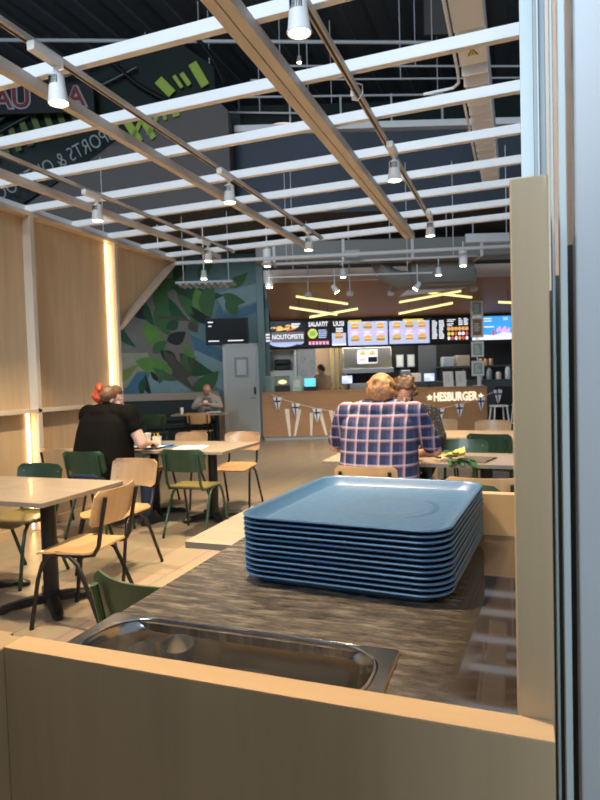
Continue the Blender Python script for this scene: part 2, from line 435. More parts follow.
# right-hand glazed partition beside the viewer
def strip_(name, x0, x1, y, z0, z1, m):
    # profiles of the partition stand one behind the other; widths taken at 0.8 m
    k = y / 0.8
    return MB().box(x0 * k, x1 * k, y, y + 0.02, z0, z1).build(name, m, None, 0.001)
pr_ = struct(MB().box(0.060, 0.36, 0.70, 0.735, 0, 3.4).build('wall_right', 'mirror_glass', None, 0.002))
for (nm, x0, x1, y, z0, z1, m) in (  # dark lower strips paint the board's reflection, upper ones the wall seen in glass
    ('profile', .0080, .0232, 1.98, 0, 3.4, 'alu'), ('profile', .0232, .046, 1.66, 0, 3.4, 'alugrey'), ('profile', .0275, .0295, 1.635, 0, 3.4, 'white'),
    ('wall_in_glass', .0370, .048, 1.30, 1.56, 3.4, 'cream'), ('painted_reflection', .0370, .048, 1.30, 0, 1.56, 'board_reflection'), ('profile', .0420, .0455, .74, 0, 3.4, 'alu'),
    ('wall_in_glass', .0455, .056, 1.10, 1.56, 3.4, 'orangewood'), ('painted_reflection', .0455, .056, 1.10, 0, 1.56, 'board_reflection'), ('profile', .0510, .0595, .705, 0, 3.4, 'alu'),
    ('wall_in_glass', .0595, .071, 0.84, 1.56, 3.4, 'orangewood'), ('painted_reflection', .0595, .071, 0.84, 0, 1.56, 'board_reflection')):
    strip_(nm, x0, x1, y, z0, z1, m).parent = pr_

# ================================================================== WHITE LATTICE OVER THE SEATS
pg = thing('ceiling_lattice', 'white timber lattice canopy hung over the dining tables', 'ceiling lattice', (-1.6, 4.5, 3.0))
def wp(mb, name, mats, root, bevel=0.0, **k):       # part of a thing, geometry given in world coordinates
    inv = root.matrix_basis.inverted()
    mb.v = [inv @ Vector(p) for p in mb.v]
    return mb.build(name, mats, root, bevel, **k)
for yy in (1.90, 2.53, 3.15, 3.76, 4.41, 5.04, 5.61, 6.25, 6.80):
    wp(MB().box(-4.36, 1.3, yy, yy + 0.045, 3.04, 3.105), 'cross_beam', 'beamwhite', pg, 0.003)
wp(MB().box(-4.46, -4.36, 0.3, 6.96, 3.046, 3.11), 'rim_beam', 'beamwhite', pg, 0.003)
b = MB().box(-1.215, -1.160, 0.3, 6.96, 2.975, 3.038).box(-1.154, -1.098, 0.3, 6.96, 2.975, 3.038)
wp(b, 'long_beam', 'beampale', pg, 0.003)
for x0, y1 in ((-2.43, 6.96), (-3.67, 6.96)):
    wp(MB().box(x0, x0 + 0.05, 0.3, y1, 2.975, 3.038), 'long_beam', 'beampale', pg, 0.003)

# lighting tracks and spotlights
def track(x, y0, y1, label, group=None):
    t = thing('lighting_track', label, 'lighting track', (x, (y0 + y1) / 2, 3.0), group=group)
    wp(MB().box(x - 0.017, x + 0.017, y0, y1, 2.99, 3.02), 'rail', 'beampale', t, 0.002)
    wp(MB().box(x - 0.006, x + 0.006, y0 + 0.01, y1 - 0.01, 2.987, 2.992), 'conductor_slot', 'black', t)
    wp(MB().box(x - 0.019, x + 0.019, y1, y1 + 0.03, 2.985, 3.022), 'end_cap', 'lampwhite', t, 0.002)
    return t
track(-2.11, 0.3, 6.55, 'pale lighting track carrying three spotlights, middle of the three under the lattice')
track(-0.83, 0.3, 6.35, 'pale lighting track carrying three spotlights, nearest the side board on the right')
track(-3.33, 0.3, 6.7, 'pale lighting track carrying two spotlights, the one next to the birch wall')
def spot(x, y, label, power, tilt=(0, 0), ztop=2.99, adapter=True, body_z=None):
    t = thing('track_spotlight', label, 'spotlight', (x, y, ztop), group=None)
    if adapter:
        MB().box(-0.022, 0.022, -0.16, 0.03, -0.055, -0.012).build('adapter', 'lampwhite', t, 0.004)
    j = MB(); j.lathe([(0.012, -0.055), (0.012, -0.085), (0.020, -0.09), (0.020, -0.098)], n=14)
    j.build('swivel_joint', 'lampwhite', t)
    R = Euler((tilt[0], tilt[1], 0)).to_matrix()
    h = MB(); base = Vector((0, 0, -0.098))
    prof = [(0.030, 0.0), (0.036, -0.004), (0.037, -0.04)]
    for k in range(4): prof += [(0.037, -0.010 - k * 0.007), (0.034, -0.012 - k * 0.007), (0.034, -0.015 - k * 0.007), (0.037, -0.017 - k * 0.007)] if k == 99 else []
    prof += [(0.047, -0.125), (0.050, -0.127), (0.050, -0.135), (0.044, -0.135), (0.040, -0.127)]
    h.lathe(prof, base, 24, R)
    hb = h.build('lamp_head', 'lampwhite', t)
    g = MB()
    for k in range(9):
        a = -PI / 2 + (k - 4) * 0.17
        p = Vector((0.0375 * math.cos(a), 0.0375 * math.sin(a), 0))
        g.T = Matrix.Translation(base) @ R.to_4x4() @ Matrix.Translation(p) @ Matrix.Rotation(a, 4, 'Z')
        g.box(-0.001, 0.0012, -0.0017, 0.0017, -0.052, -0.012)
    g.build('vent_slots', 'black', hb)
    l = MB(); l.lathe([(0.0005, -0.1285), (0.041, -0.1285), (0.041, -0.131), (0.0005, -0.133)], base, 20, R)
    l.build('lens', 'glow', hb)
    if power:
        lo = light('SPOT', 'spot_beam', (0, 0, 0), power * 3.2, (1.0, 0.77, 0.50), (tilt[0], tilt[1], 0), 0.04, spot=math.radians(95), blend=0.8)
        lo.location = base + R @ Vector((0, 0, -0.175)); lo.parent = t
    return t
spot(-2.07, 2.33, 'large white spotlight nearest the camera on the middle track, top left of the photo', 95, (0, -0.05))
spot(-0.79, 2.24, 'white spotlight hanging at the top edge of the photo near the wide beam', 95, (0.05, 0.0))
spot(-0.79, 0.85, 'white spotlight on the right track, out of the photo above the tray station', 45, (0, 0))
spot(-2.06, 4.13, 'white spotlight on the middle track above the woman in black', 95, (0, 0))
spot(-0.79, 4.17, 'white spotlight on the right track directly above the man in plaid', 95, (0, 0))
spot(-3.28, 4.10, 'white spotlight on the track beside the birch wall, in front of the glowing strip', 80, (0, 0))
spot(-2.08, 6.02, 'small white spotlight at the far end of the middle track', 80, (0, 0))
spot(-0.79, 5.98, 'small white spotlight at the far end of the right track', 80, (0, 0))
spot(-3.30, 6.02, 'small white spotlight at the far end of the wall-side track', 70, (0, 0))

# ================================================================== TRAY STATION (near)
cb = thing('tray_station', 'birch tray return counter with raised front ledge and tall side board', 'counter', (-0.33, 1.05, 0))
wp(MB().box(-0.65, 0.028, 0.585, 0.62, 0, 1.05), 'front_panel', 'birch', cb, 0.0015)
wp(MB().box(-0.65, 0.028, 0.5845, 0.6205, 1.0495, 1.0515), 'ledge_edge_band', 'birch_edge', cb)
wp(MB().box(-0.005, 0.030, 0.621, 1.56, 0, 1.588), 'side_board', 'birch', cb, 0.0015)
wp(MB().box(-0.125, -0.006, 1.50, 1.53, 0, 1.10), 'upstand', 'birch_h', cb, 0.0015)
wp(MB().box(-0.125, -0.006, 1.4995, 1.5305, 1.0995, 1.1015), 'upstand_edge_band', 'birch_edge', cb)
wp(MB().box(-0.645, -0.012, 0.64, 1.49, 0.0, 0.885).box(-0.645, -0.012, 0.85, 1.49, 0.885, 0.965), 'cabinet_body', 'birch', cb)
wp(MB().box(-0.684, -0.651, -0.30, 0.62, 0, 1.05), 'return_panel', 'birch', cb, 0.0015)
wp(MB().box(-1.9, -0.685, 0.60, 0.635, 0, 1.046), 'wing_panel', 'birch', cb, 0.0015)
# worktop with a cut-out for the pan
t = MB()
X0, X1, Y0, Y1 = -0.655, -0.006, 0.622, 1.499
hx0, hx1, hy0, hy1 = -0.640, -0.180, 0.672, 0.812
for q in ((X0, hx0, Y0, Y1), (hx1, X1, Y0, Y1), (hx0, hx1, Y0, hy0), (hx0, hx1, hy1, Y1)):
    t.box(q[0], q[1], q[2], q[3], 0.966, 1.0)
wp(t, 'worktop', 'worktop', cb)
bpy.data.objects['worktop'].parent = None
wt = bpy.data.objects['worktop']; wt.matrix_basis = cb.matrix_basis.copy()
tag(wt, 'scratched dark brown worktop under the tray stack, worn pale in streaks', 'worktop')
wt.data.transform(cb.matrix_basis); wt.matrix_basis = Matrix.Identity(4)
# steel pan
pn = thing('steel_pan', 'sunken rectangular stainless steel pan in the dark worktop, holding glasses', 'steel pan', (-0.41, 0.742, 1.0))
p = MB(); cx, cy = 0, 0
rg = [rrect(0, 0, 0.247, 0.0855, 0.004, 0.0015, 8), rrect(0, 0, 0.245, 0.0835, 0.006, 0.0045, 8), rrect(0, 0, 0.228, 0.0815, 0.066, 0.0040, 8),
      rrect(0, 0, 0.222, 0.0765, 0.064, -0.003, 8), rrect(0, 0, 0.218, 0.0690, 0.058, -0.015, 8), rrect(0, 0, 0.210, 0.0610, 0.052, -0.095, 8), rrect(0, 0, 0.198, 0.050, 0.044, -0.102, 8)]
p.loft(rg, cap0=False, cap1=True)
p.build('basin', 'pan', pn)
p = MB(); r1 = rrect(0, 0, 0.2240, 0.0782, 0.0650, 0.0035, 8)
p.tube([Vector(q) for q in r1 + r1[:1]], 0.0022, 6); p.build('rolled_rim', 'chrome', pn)
# glasses
def glass_tumbler(loc, rot, label, sc=1.0):
    t = MB(); t.lathe([(0.0005, 0), (0.020, 0), (0.022, 0.003), (0.0265, 0.100), (0.0255, 0.1015), (0.0240, 0.100), (0.0185, 0.012), (0.0005, 0.010)], n=28)
    o = t.build('glass_tumbler', 'glass', loc=loc, rot=rot, angle=50); o.scale = (sc,) * 3
    return tag(o, label, 'glass')
glass_tumbler((-0.498, 0.766, 0.901), (math.radians(6), math.radians(4), 0), 'clear empty glass standing upright in the steel pan, the larger of the two')
glass_tumbler((-0.548, 0.764, 0.903), (math.radians(8), math.radians(-5), 0), 'clear empty glass leaning low in the steel pan, left of the larger glass', 0.84)
glass_tumbler((-0.450, 0.75, 0.925), (math.radians(80), 0, math.radians(60)), 'clear glass lying on its side in the steel pan, only its rim showing', 0.8)

# trays
def tray_mesh():
    hx, hy = 0.207, 0.246
    t = MB()
    def R_(i, z, r=0.055): return rrect(0, 0, hx - i, hy - i, max(0.01, r - i * 0.5), z, 8)
    rings = [R_(0.0025, -0.0035), R_(0.0, -0.001), R_(0.001, 0.0008), R_(0.004, 0.0012), R_(0.0075, 0.0004), R_(0.011, -0.004), R_(0.026, -0.0165), R_(0.030, -0.0185), R_(0.034, -0.0190)]
    under = [R_(0.037, -0.0215), R_(0.029, -0.0215), R_(0.013, -0.0065), R_(0.009, -0.0028), R_(0.0045, -0.0012), R_(0.0035, -0.0035)]
    n = len(rings[0])
    t.loft(rings, cap0=False, cap1=True)
    t.loft(under, cap0=True, cap1=False)
    # close the lip
    t.loft([under[-1], rings[0]], cap0=False, cap1=False)
    return t.mesh('food_tray', 'tray', angle=50)
TM = tray_mesh()
ords = ['topmost', 'second', 'third', 'fourth', 'fifth', 'sixth', 'seventh', 'eighth', 'ninth', 'tenth', 'eleventh', 'bottom']
for i in range(12):
    o = bpy.data.objects.new('food_tray', TM); COL.objects.link(o)
    k = 11 - i
    jx, jy = random.uniform(-.0012, .0012), random.uniform(-.0012, .0012)
    o.location = (-0.300 + jx, 1.250 + jy, 1.0218 + 0.0102 * k); o.rotation_euler = (0, 0, math.radians(-4.2 + random.uniform(-.25, .25)))
    lab = 'topmost blue plastic tray with worn print, on the tall stack' if i == 0 else ('bottom blue plastic tray of the stack, resting on the worktop' if i == 11 else 'blue plastic tray, %s from the top of the stack' % ords[i])
    tag(o, lab, 'tray', 'stacked blue trays')
    if i == 0: top_tray = o
lg = MB()
def ring2(mb, cx, cy, ro, ri, a0, a1, z, n=40, sq=1.0):
    pts = []
    for k in range(n + 1):
        a = a0 + (a1 - a0) * k / n; pts.append((cx + ro * math.cos(a), cy + ro * sq * math.sin(a), z))
    q = [(cx + ri(k / n) * math.cos(a0 + (a1 - a0) * k / n), cy + ri(k / n) * sq * math.sin(a0 + (a1 - a0) * k / n), z) for k in range(n + 1)]
    mb.add(pts + q, [(k, k + 1, n + 2 + k, n + 1 + k) for k in range(n)])
zt = -0.01885
ring2(lg, 0.03, 0.0, 0.088, lambda u: 0.088 - 0.003 - 0.018 * math.sin(PI * u), 0.3, PI + 0.2, zt)
ring2(lg, 0.03, 0.0, 0.088, lambda u: 0.088 - 0.003 - 0.022 * math.sin(PI * u), PI + 0.35, 2 * PI - 0.1, zt)
ring2(lg, 0.02, -0.015, 0.05, lambda u: 0.05 - 0.014 * math.sin(PI * u), 0.5, 2.4, zt)
for k in range(22):
    a = -0.9 + k * 0.085
    ca, sa = math.cos(a), math.sin(a)
    lg.T = Matrix.Translation((0.03, 0, zt)) @ Matrix.Rotation(a, 4, 'Z')
    lg.box(0.100, 0.112, -0.0022, 0.0022, 0, 0.0003)
lg.T = None
lg.build('worn_print', 'traylogo', top_tray)

# ================================================================== CHAIRS
def make_chair(label, seatm, backm, framem, group=None):
    t = thing('dining_chair', label, 'chair', (0, 0, 0), 0, group)      # faces +Y, origin on the floor under the seat
    # seat: rounded, dished plywood shell
    s = MB(); nx, ny = 10, 12
    def sp(u, v, lo):
        hw = 0.205 - 0.02 * (1 - v) ; x = u * hw
        y = -0.195 + v * 0.40
        r = 0.05
        # rounded corners
        ey = min(v * 0.40, (1 - v) * 0.40)
        if ey < r: x = u * (hw - r + math.sqrt(max(0, r * r - (r - ey) ** 2)))
        z = 0.452 - 0.012 * (1 - u * u) * math.sin(PI * min(1, v * 1.1))
        if v > 0.8: z -= 0.05 * ((v - 0.8) / 0.2) ** 2 * 0.5
        if v < 0.15: z += 0.012 * ((0.15 - v) / 0.15) ** 2
        return (x, y, z - (0.011 if lo else 0))
    for lo in (0, 1):
        g = [[sp(-1 + 2 * i / nx, j / ny, lo) for i in range(nx + 1)] for j in range(ny + 1)]
        base = len(s.v); s.v += [Vector(p) for r_ in g for p in r_]
        for j in range(ny):
            for i in range(nx):
                a = base + j * (nx + 1) + i; s.f.append([a, a + 1, a + nx + 2, a + nx + 1]); s.m.append(0)
    N = (nx + 1) * (ny + 1)
    per = [i for i in range(nx + 1)] + [j * (nx + 1) + nx for j in range(1, ny + 1)] + [ny * (nx + 1) + i for i in range(nx - 1, -1, -1)] + [j * (nx + 1) for j in range(ny - 1, 0, -1)]
    for k in range(len(per)):
        a, b_ = per[k], per[(k + 1) % len(per)]
        s.f.append([a, b_, b_ + N, a + N]); s.m.append(0)
    s.build('seat', seatm, t)
    # backrest: curved board with rounded corners
    b = MB(); nx, nz = 14, 8
    def bp(i, j, off):
        u = -1 + 2 * i / nx; v = j / nz; H = 0.205; r = 0.035
        ez = min(v * H, (1 - v) * H); hw = 0.212
        if ez < r: hw = hw - r + math.sqrt(max(0, r * r - (r - ez) ** 2))
        x = u * hw; z = 0.595 + v * H
        y = -0.235 + 0.045 * u * u - 0.05 * v + off
        return (x, y, z)
    bases = []
    for off in (0, 0.010):
        base = len(b.v); bases.append(base)
        for j in range(nz + 1):
            for i in range(nx + 1): b.v.append(Vector(bp(i, j, off)))
        for j in range(nz):
            for i in range(nx):
                a = base + j * (nx + 1) + i; b.f.append([a, a + 1, a + nx + 2, a + nx + 1]); b.m.append(0)
    N = (nx + 1) * (nz + 1)
    per = [i for i in range(nx + 1)] + [j * (nx + 1) + nx for j in range(1, nz + 1)] + [nz * (nx + 1) + i for i in range(nx - 1, -1, -1)] + [j * (nx + 1) for j in range(nz - 1, 0, -1)]
    for k in range(len(per)):
        a, b_ = per[k], per[(k + 1) % len(per)]
        b.f.append([a, b_, b_ + N, a + N]); b.m.append(0)
    bo = b.build('backrest', backm, t)
    rv = MB()
    for sx in (-1, 1):
        for z, dy in ((0.655, -0.004), (0.745, -0.026)):
            rv.ball((sx * 0.165, -0.235 + 0.0273 + dy + 0.000, z), (0.006, 0.004, 0.006), nu=8, nv=5)
    rv.build('rivet', 'chrome', bo)
    for sx in (-1, 1):
        r = 0.0125
        f_ = MB(); f_.tube([(sx * 0.178, -0.02, 0.437), (sx * 0.186, 0.05, 0.442), (sx * 0.192, 0.10, 0.428), (sx * 0.197, 0.135, 0.385), (sx * 0.203, 0.165, 0.29), (sx * 0.212, 0.215, 0.012)], r, 8)
        lf = f_.build('leg', framem, t)
        MB().lathe([(0.0125, 0), (0.0125, 0.02), (0.010, 0.022)], (sx * 0.212, 0.216, 0), 8).build('foot_cap', 'rubber', lf)
        g = MB(); g.tube([(sx * 0.178, 0.03, 0.434), (sx * 0.182, -0.03, 0.428), (sx * 0.188, -0.09, 0.38), (sx * 0.195, -0.14, 0.27), (sx * 0.208, -0.245, 0.012)], r, 8)
        lr = g.build('leg', framem, t)
        MB().lathe([(0.0125, 0), (0.0125, 0.02), (0.010, 0.022)], (sx * 0.208, -0.246, 0), 8).build('foot_cap', 'rubber', lr)
        q = MB(); q.tube([(sx * 0.165, 0.10, 0.43), (sx * 0.165, -0.10, 0.427), (sx * 0.165, -0.18, 0.437), (sx * 0.165, -0.212, 0.49), (sx * 0.165, -0.232, 0.60), (sx * 0.165, -0.268, 0.765)], r, 8)
        q.build('back_post', framem, t)
    e = MB(); e.tube([(-0.178, 0.09, 0.431), (0.178, 0.09, 0.431)], 0.009, 6); e.tube([(-0.178, -0.10, 0.427), (0.178, -0.10, 0.427)], 0.009, 6)
    e.build('seat_frame', framem, t)
    return t
wood0 = make_chair('beech chair at the right side of the nearest table, closest to the tray station', 'seatwood', 'backwood', 'black')
green0 = make_chair('green chair', 'green', 'green', 'greenframe')
olive0 = make_chair('olive', 'seatolive', 'green', 'greenframe')
def R(a): return math.radians(a)
# nearest tables
wood0.location = (-2.44, 2.80, 0); wood0.rotation_euler = (0, 0, R(96))
dup(wood0, (-2.83, 3.62, 0), R(178), 'beech chair across the nearest table, in front of the woman in black')
olive0.location = (-3.42, 3.26, 0); olive0.rotation_euler = (0, 0, R(180)); olive0['label'] = 'green chair with olive seat at the leftmost table, below the glowing strip'
green0.location = (-1.05, 1.72, 0); green0.rotation_euler = (0, 0, R(-12)); green0['label'] = 'green chair nearest the camera, only its curved back showing beside the worktop'
# second tables
dup(green0, (-3.66, 4.45, 0), R(4), 'green chair the woman in black sits on, its back towards the camera')
dup(wood0, (-4.09, 4.62, 0), R(4), 'beech chair beside the birch wall, half hidden to the left of the woman in black')
dup(olive0, (-2.79, 4.70, 0), R(2), 'green chair with olive seat, to the right of the woman in black')
dup(wood0, (-2.92, 5.80, 0), R(186), 'beech chair with black legs at the far right corner of the second table')
dup(wood0, (-3.56, 5.72, 0), R(180), 'beech chair behind the second table, only its back and seat showing over the tabletop')
# right-hand tables
dup(wood0, (-0.97, 4.02, 0), R(3), 'beech chair the man in the plaid shirt sits on')
dup(wood0, (-0.20, 3.72, 0), R(0), 'beech chair at the near side of the flower table, just behind the tray stack')
dup(green0, (-0.30, 2.98, 0), R(180), 'green chair whose top corner just shows above the birch upstand')
dup(wood0, (-0.94, 5.44, 0), R(180), 'beech chair under the person in the dotted top')
dup(green0, (-0.46, 5.20, 0), R(181), 'green chair on the far side of the flower table, its front towards the camera')
dup(green0, (-0.24, 6.20, 0), R(-8), 'darker green chair pushed under the near side of the pale table')
dup(wood0, (-0.95, 7.60, 0), R(180), 'beech chair at the far side of the pale table, left of the pair')
dup(wood0, (-0.30, 7.40, 0), R(180), 'beech chair at the far side of the pale table, right of the pair')
# rear dining corner
q = RP(-1.88, 11.05); dup(wood0, q, YAW, 'beech chair facing the bald man across his small table')
q = RP(-2.70, 11.0); dup(green0, q, YAW + R(4), 'dark green chair at the rear bench, left of the bald man')

# ================================================================== TABLES
def table(name, label, x0, x1, y0, y1, topm='tabletop', edge='tabletop_edge', feet=1, rz=0.0, foot_rot=45, legs4=False):
    cx, cy = (x0 + x1) / 2, (y0 + y1) / 2
    t = thing(name, label, 'table', (cx, cy, 0), rz)
    hx, hy = (x1 - x0) / 2, (y1 - y0) / 2
    mb = MB(); mb.loft([rrect(0, 0, hx, hy, 0.012, 0.712, 3), rrect(0, 0, hx, hy, 0.012, 0.739, 3)])
    mb.m = [0] * len(mb.m)
    mb.f[-1:]; mb.m[-1] = 1
    mb.build('tabletop', [edge, topm], t, 0.0012)
    if legs4:
        for sx in (-1, 1):
            for sy in (-1, 1): MB().box(sx * (hx - 0.05) - 0.022, sx * (hx - 0.05) + 0.022, sy * (hy - 0.05) - 0.022, sy * (hy - 0.05) + 0.022, 0, 0.712).build('leg', topm, t, 0.002)
        return t
    xs = [0] if feet == 1 else [-hx * 0.55, hx * 0.55]
    for fx in xs:
        c = MB(); c.lathe([(0.047, 0.05), (0.047, 0.70)], (fx, 0, 0), 20); co = c.build('column', 'black', t)
        MB().box(fx - 0.16, fx + 0.16, -0.16, 0.16, 0.703, 0.711).build('mount_plate', 'black', t)
        bs = MB(); bs.lathe([(0.065, 0.03), (0.065, 0.07), (0.05, 0.085)], (fx, 0, 0), 20)
        for k in range(4):
            a = R(foot_rot + 90 * k); rings = []
            for u in range(9):
                f_ = u / 8; rad = 0.02 + 0.30 * f_
                hw = 0.042 - 0.012 * f_; zt = 0.078 - 0.036 * f_ ** 1.5; zb = 0.028 - 0.016 * f_ if f_ < 0.85 else 0.004
                if u == 8: hw *= 0.6; zt *= 0.7
                ring = []
                for (lx, lz) in ((-hw, zb), (hw, zb), (hw, zt * 0.75), (hw * 0.55, zt), (-hw * 0.55, zt), (-hw, zt * 0.75)):
                    ring.append((fx + rad * math.cos(a) - lx * math.sin(a), rad * math.sin(a) + lx * math.cos(a), lz))
                rings.append(ring)
            bs.loft(rings)
        bs.build('cross_base', 'black', t)
    return t
table('dining_table', 'grey-brown square table nearest the camera on the left, standing on a black cross base', -3.12, -2.50, 2.55, 3.28, foot_rot=50)
table('dining_table', 'grey-brown table pushed against the nearest one, cut by the left edge of the photo', -3.755, -3.125, 2.55, 3.28, foot_rot=50)
table('dining_table', 'grey-brown table on the right of the second pair, with an open magazine on it', -3.22, -2.54, 4.77, 5.62)
table('dining_table', 'grey-brown table where the woman in black eats, pushed against the second pair', -3.91, -3.225, 4.77, 5.62)
table('dining_table', 'low grey table corner jutting out left of the tray stack', -1.30, -0.62, 2.08, 2.75)
table('dining_table', 'grey table with yellow flowers where the man in plaid sits', -1.45, 0.12, 4.36, 5.0, feet=2)
table('dining_table', 'pale wooden table behind the green chairs on the right', -0.95, 0.55, 6.18, 6.95, 'lightwood', 'lightwood', legs4=True)
q = RP(-1.97, 11.75); rt = table('dining_table', 'small grey table of the bald man in front of the dark bench', -0.55, 0.55, -0.33, 0.33, feet=2); rt.location = q; rt.rotation_euler = (0, 0, YAW)

# ================================================================== FOOD AND PAPERS ON TABLES
def cyl(name, label, cat, x, y, z, prof, m, n=18, **k):
    o = MB().lathe(prof, (0, 0, 0), n).build(name, m, loc=(x, y, z)); return tag(o, label, cat)
def flat(name, label, cat, x, y, z, w_, h_, th, m, rz=0, **k):
    o = MB().loft([rrect(0, 0, w_ / 2, h_ / 2, 0.02 if k.get('r') is None else k['r'], 0, 4), rrect(0, 0, w_ / 2, h_ / 2, 0.02 if k.get('r') is None else k['r'], th, 4)]).build(name, m, loc=(x, y, z), rot=(0, 0, rz))
    return tag(o, label, cat)
Z = 0.7395
def small_tray(x, y, rz, label):
    o = bpy.data.objects.new('food_tray', TM); COL.objects.link(o); o.scale = (0.85, 0.85, 0.85)
    o.location = (x, y, Z + 0.0183); o.rotation_euler = (0, 0, rz); return tag(o, label, 'tray')
small_tray(-3.50, 5.03, R(85), 'blue tray with the meal on it in front of the woman in black')
zt_ = Z + 0.0022
flat('paper_liner', 'white paper liner on the blue tray of the woman in black', 'paper', -3.50, 5.03, zt_, 0.34, 0.26, 0.001, 'paper')
cyl('paper_cup', 'tall white paper cup on the blue tray of the woman in black', 'cup', -3.56, 5.08, zt_ + .001, [(0.028, 0), (0.038, 0.125), (0.040, 0.127), (0.040, 0.133), (0.001, 0.134)], 'paper')
def carton(name, label, cat, x, y, z, w_, d_, h_, m, m2, rz=0):
    mb = MB(); mb.loft([rrect(0, 0, w_ * .4, d_ * .4, .006, 0, 3), rrect(0, 0, w_ / 2, d_ / 2, .006, h_, 3)], cap0=True, cap1=False)
    mb.use(1)
    for k in range(10):
        a = random.uniform(-1, 1) * w_ * .36; b_ = random.uniform(-1, 1) * d_ * .3
        mb.tube([(a * .7, b_ * .7, h_ * .4), (a, b_, h_ + random.uniform(.01, .035))], 0.004, 4)
    o = mb.build(name, [m, m2], loc=(x, y, z), rot=(0, 0, rz)); return tag(o, label, cat)
carton('fries_carton', 'white carton of fries beside the paper cup', 'fries', -3.46, 5.10, zt_ + .001, 0.09, 0.045, 0.10, 'paper', 'yellow', 0.3)
mb = MB(); mb.ball((0, 0, 0.022), (0.045, 0.045, 0.022)); mb.use(1).lathe([(0.048, 0.02), (0.05, 0.026), (0.046, 0.032)]); mb.use(0).ball((0, 0, 0.036), (0.045, 0.045, 0.026))
tag(mb.build('burger', ['seatwood', 'red'], loc=(-3.42, 4.99, zt_ + .001)), 'burger on white paper in front of the woman in black', 'burger')
def magazine(x, y, rz, label, m='paper'):
    mb = MB()
    for sx in (-1, 1):
        ring = []
        for k in range(7):
            u = k / 6; ring.append((sx * u * 0.15, 0.006 + 0.012 * math.sin(PI * min(1, u * 1.1)) * (1 - u * .3)))
        pts = ring + [(p[0], 0.0005) for p in ring[::-1]]
        mb.prism(pts, 'y', -0.11, 0.11)
    return tag(mb.build('magazine', m, loc=(x, y, Z), rot=(0, 0, rz)), label, 'magazine')
magazine(-3.02, 5.02, R(12), 'open white magazine lying on the second table behind the green and olive chair')
flat('napkin', 'blue folded paper beside the open magazine', 'paper', -3.25, 5.05, Z, 0.16, 0.11, 0.004, 'tray', R(20), r=0.004)
# yellow flowers / wrappers on the flower table
fl = thing('flower_bunch', 'bunch of yellow paper-wrapped flowers with green leaves lying on the grey table', 'flowers', (-0.50, 4.53, Z), R(10))
for (a, l, sc) in ((0.0, 0.22, 1.0), (0.35, 0.20, 0.8)):
    mb = MB(); rings = []
    for k in range(6):
        u = k / 5; rad = 0.012 + 0.035 * u
        rings.append([(-.1 + l * u, math.sin(2 * PI * i / 12) * rad * (1 + .15 * (i % 2)), 0.014 + .028 * u + math.cos(2 * PI * i / 12) * rad * .7 + u * .03) for i in range(12)])
    mb.T = Matrix.Rotation(a, 4, 'Z') @ Matrix.Scale(sc, 4); mb.loft(rings, cap1=False); mb.build('wrapper', 'yellow' if a == 0 else 'cream', fl)
def leafblade(mb, c, L, W, yaw, pitch, roll=0):
    mb.T = Matrix.Translation(c) @ Euler((roll, pitch, yaw)).to_matrix().to_4x4()
    top, bot = [], []
    n = 6
    vs = []; fs = []
    for k in range(n + 1):
        u = k / n; wd = W * math.sin(PI * min(0.98, u ** 0.8)) / 2 + 0.0008
        z = -0.25 * L * u * u
        vs += [(u * L, -wd, z + .15 * wd), (u * L, 0, z), (u * L, wd, z + .15 * wd)]
    for k in range(n):
        a = k * 3; fs += [(a, a + 1, a + 4, a + 3), (a + 1, a + 2, a + 5, a + 4)]
    m0 = len(vs); vs2 = [(p[0], p[1], p[2] - 0.0012) for p in vs]
    mb.add(vs + vs2, fs + [tuple(m0 + i for i in f[::-1]) for f in fs])
    mb.T = None
for k in range(7):
    mb = MB(); leafblade(mb, (random.uniform(.02, .13), random.uniform(-.17, -.08), random.uniform(.015, .03)), random.uniform(.09, .13), .065, random.uniform(-2.2, -.6), random.uniform(-.3, .3), random.uniform(-.5, .5)); mb.build('leaf', 'leaf', fl)
for k in range(9):
    mb = MB(); a = random.uniform(-2.4, 0.6)
    leafblade(mb, (random.uniform(-.06, .10), random.uniform(-.10, .05), random.uniform(.02, .07)), random.uniform(.07, .10), .045, a, random.uniform(-.5, .3), random.uniform(-.5, .5))
    mb.build('leaf', 'leaf', fl)
magazine(-0.30, 4.60, R(75), 'folded dark leaflet on the grey table right of the yellow flowers', 'brownpanel')
# rear table
def onrear(o, s, d, z): o.location = RP(s, d, z); o.rotation_euler = (0, 0, YAW); return o
o = cyl('paper_cup', 'white paper cup on the small rear table, left of the bald man', 'cup', 0, 0, 0, [(0.028, 0), (0.036, 0.12), (0.04, 0.122), (0.04, 0.128), (0.001, 0.129)], 'paper'); onrear(o, -2.36, 11.72, Z)
o = small_tray(0, 0, 0, 'tray with a wrapped meal in front of the bald man'); onrear(o, -1.72, 11.72, Z + 0.0183)
o = flat('burger_wrapper', 'crumpled white wrapper on the tray of the bald man', 'paper', 0, 0, 0, 0.28, 0.18, 0.02, 'paper', 0, r=0.06); onrear(o, -1.72, 11.72, zt_)

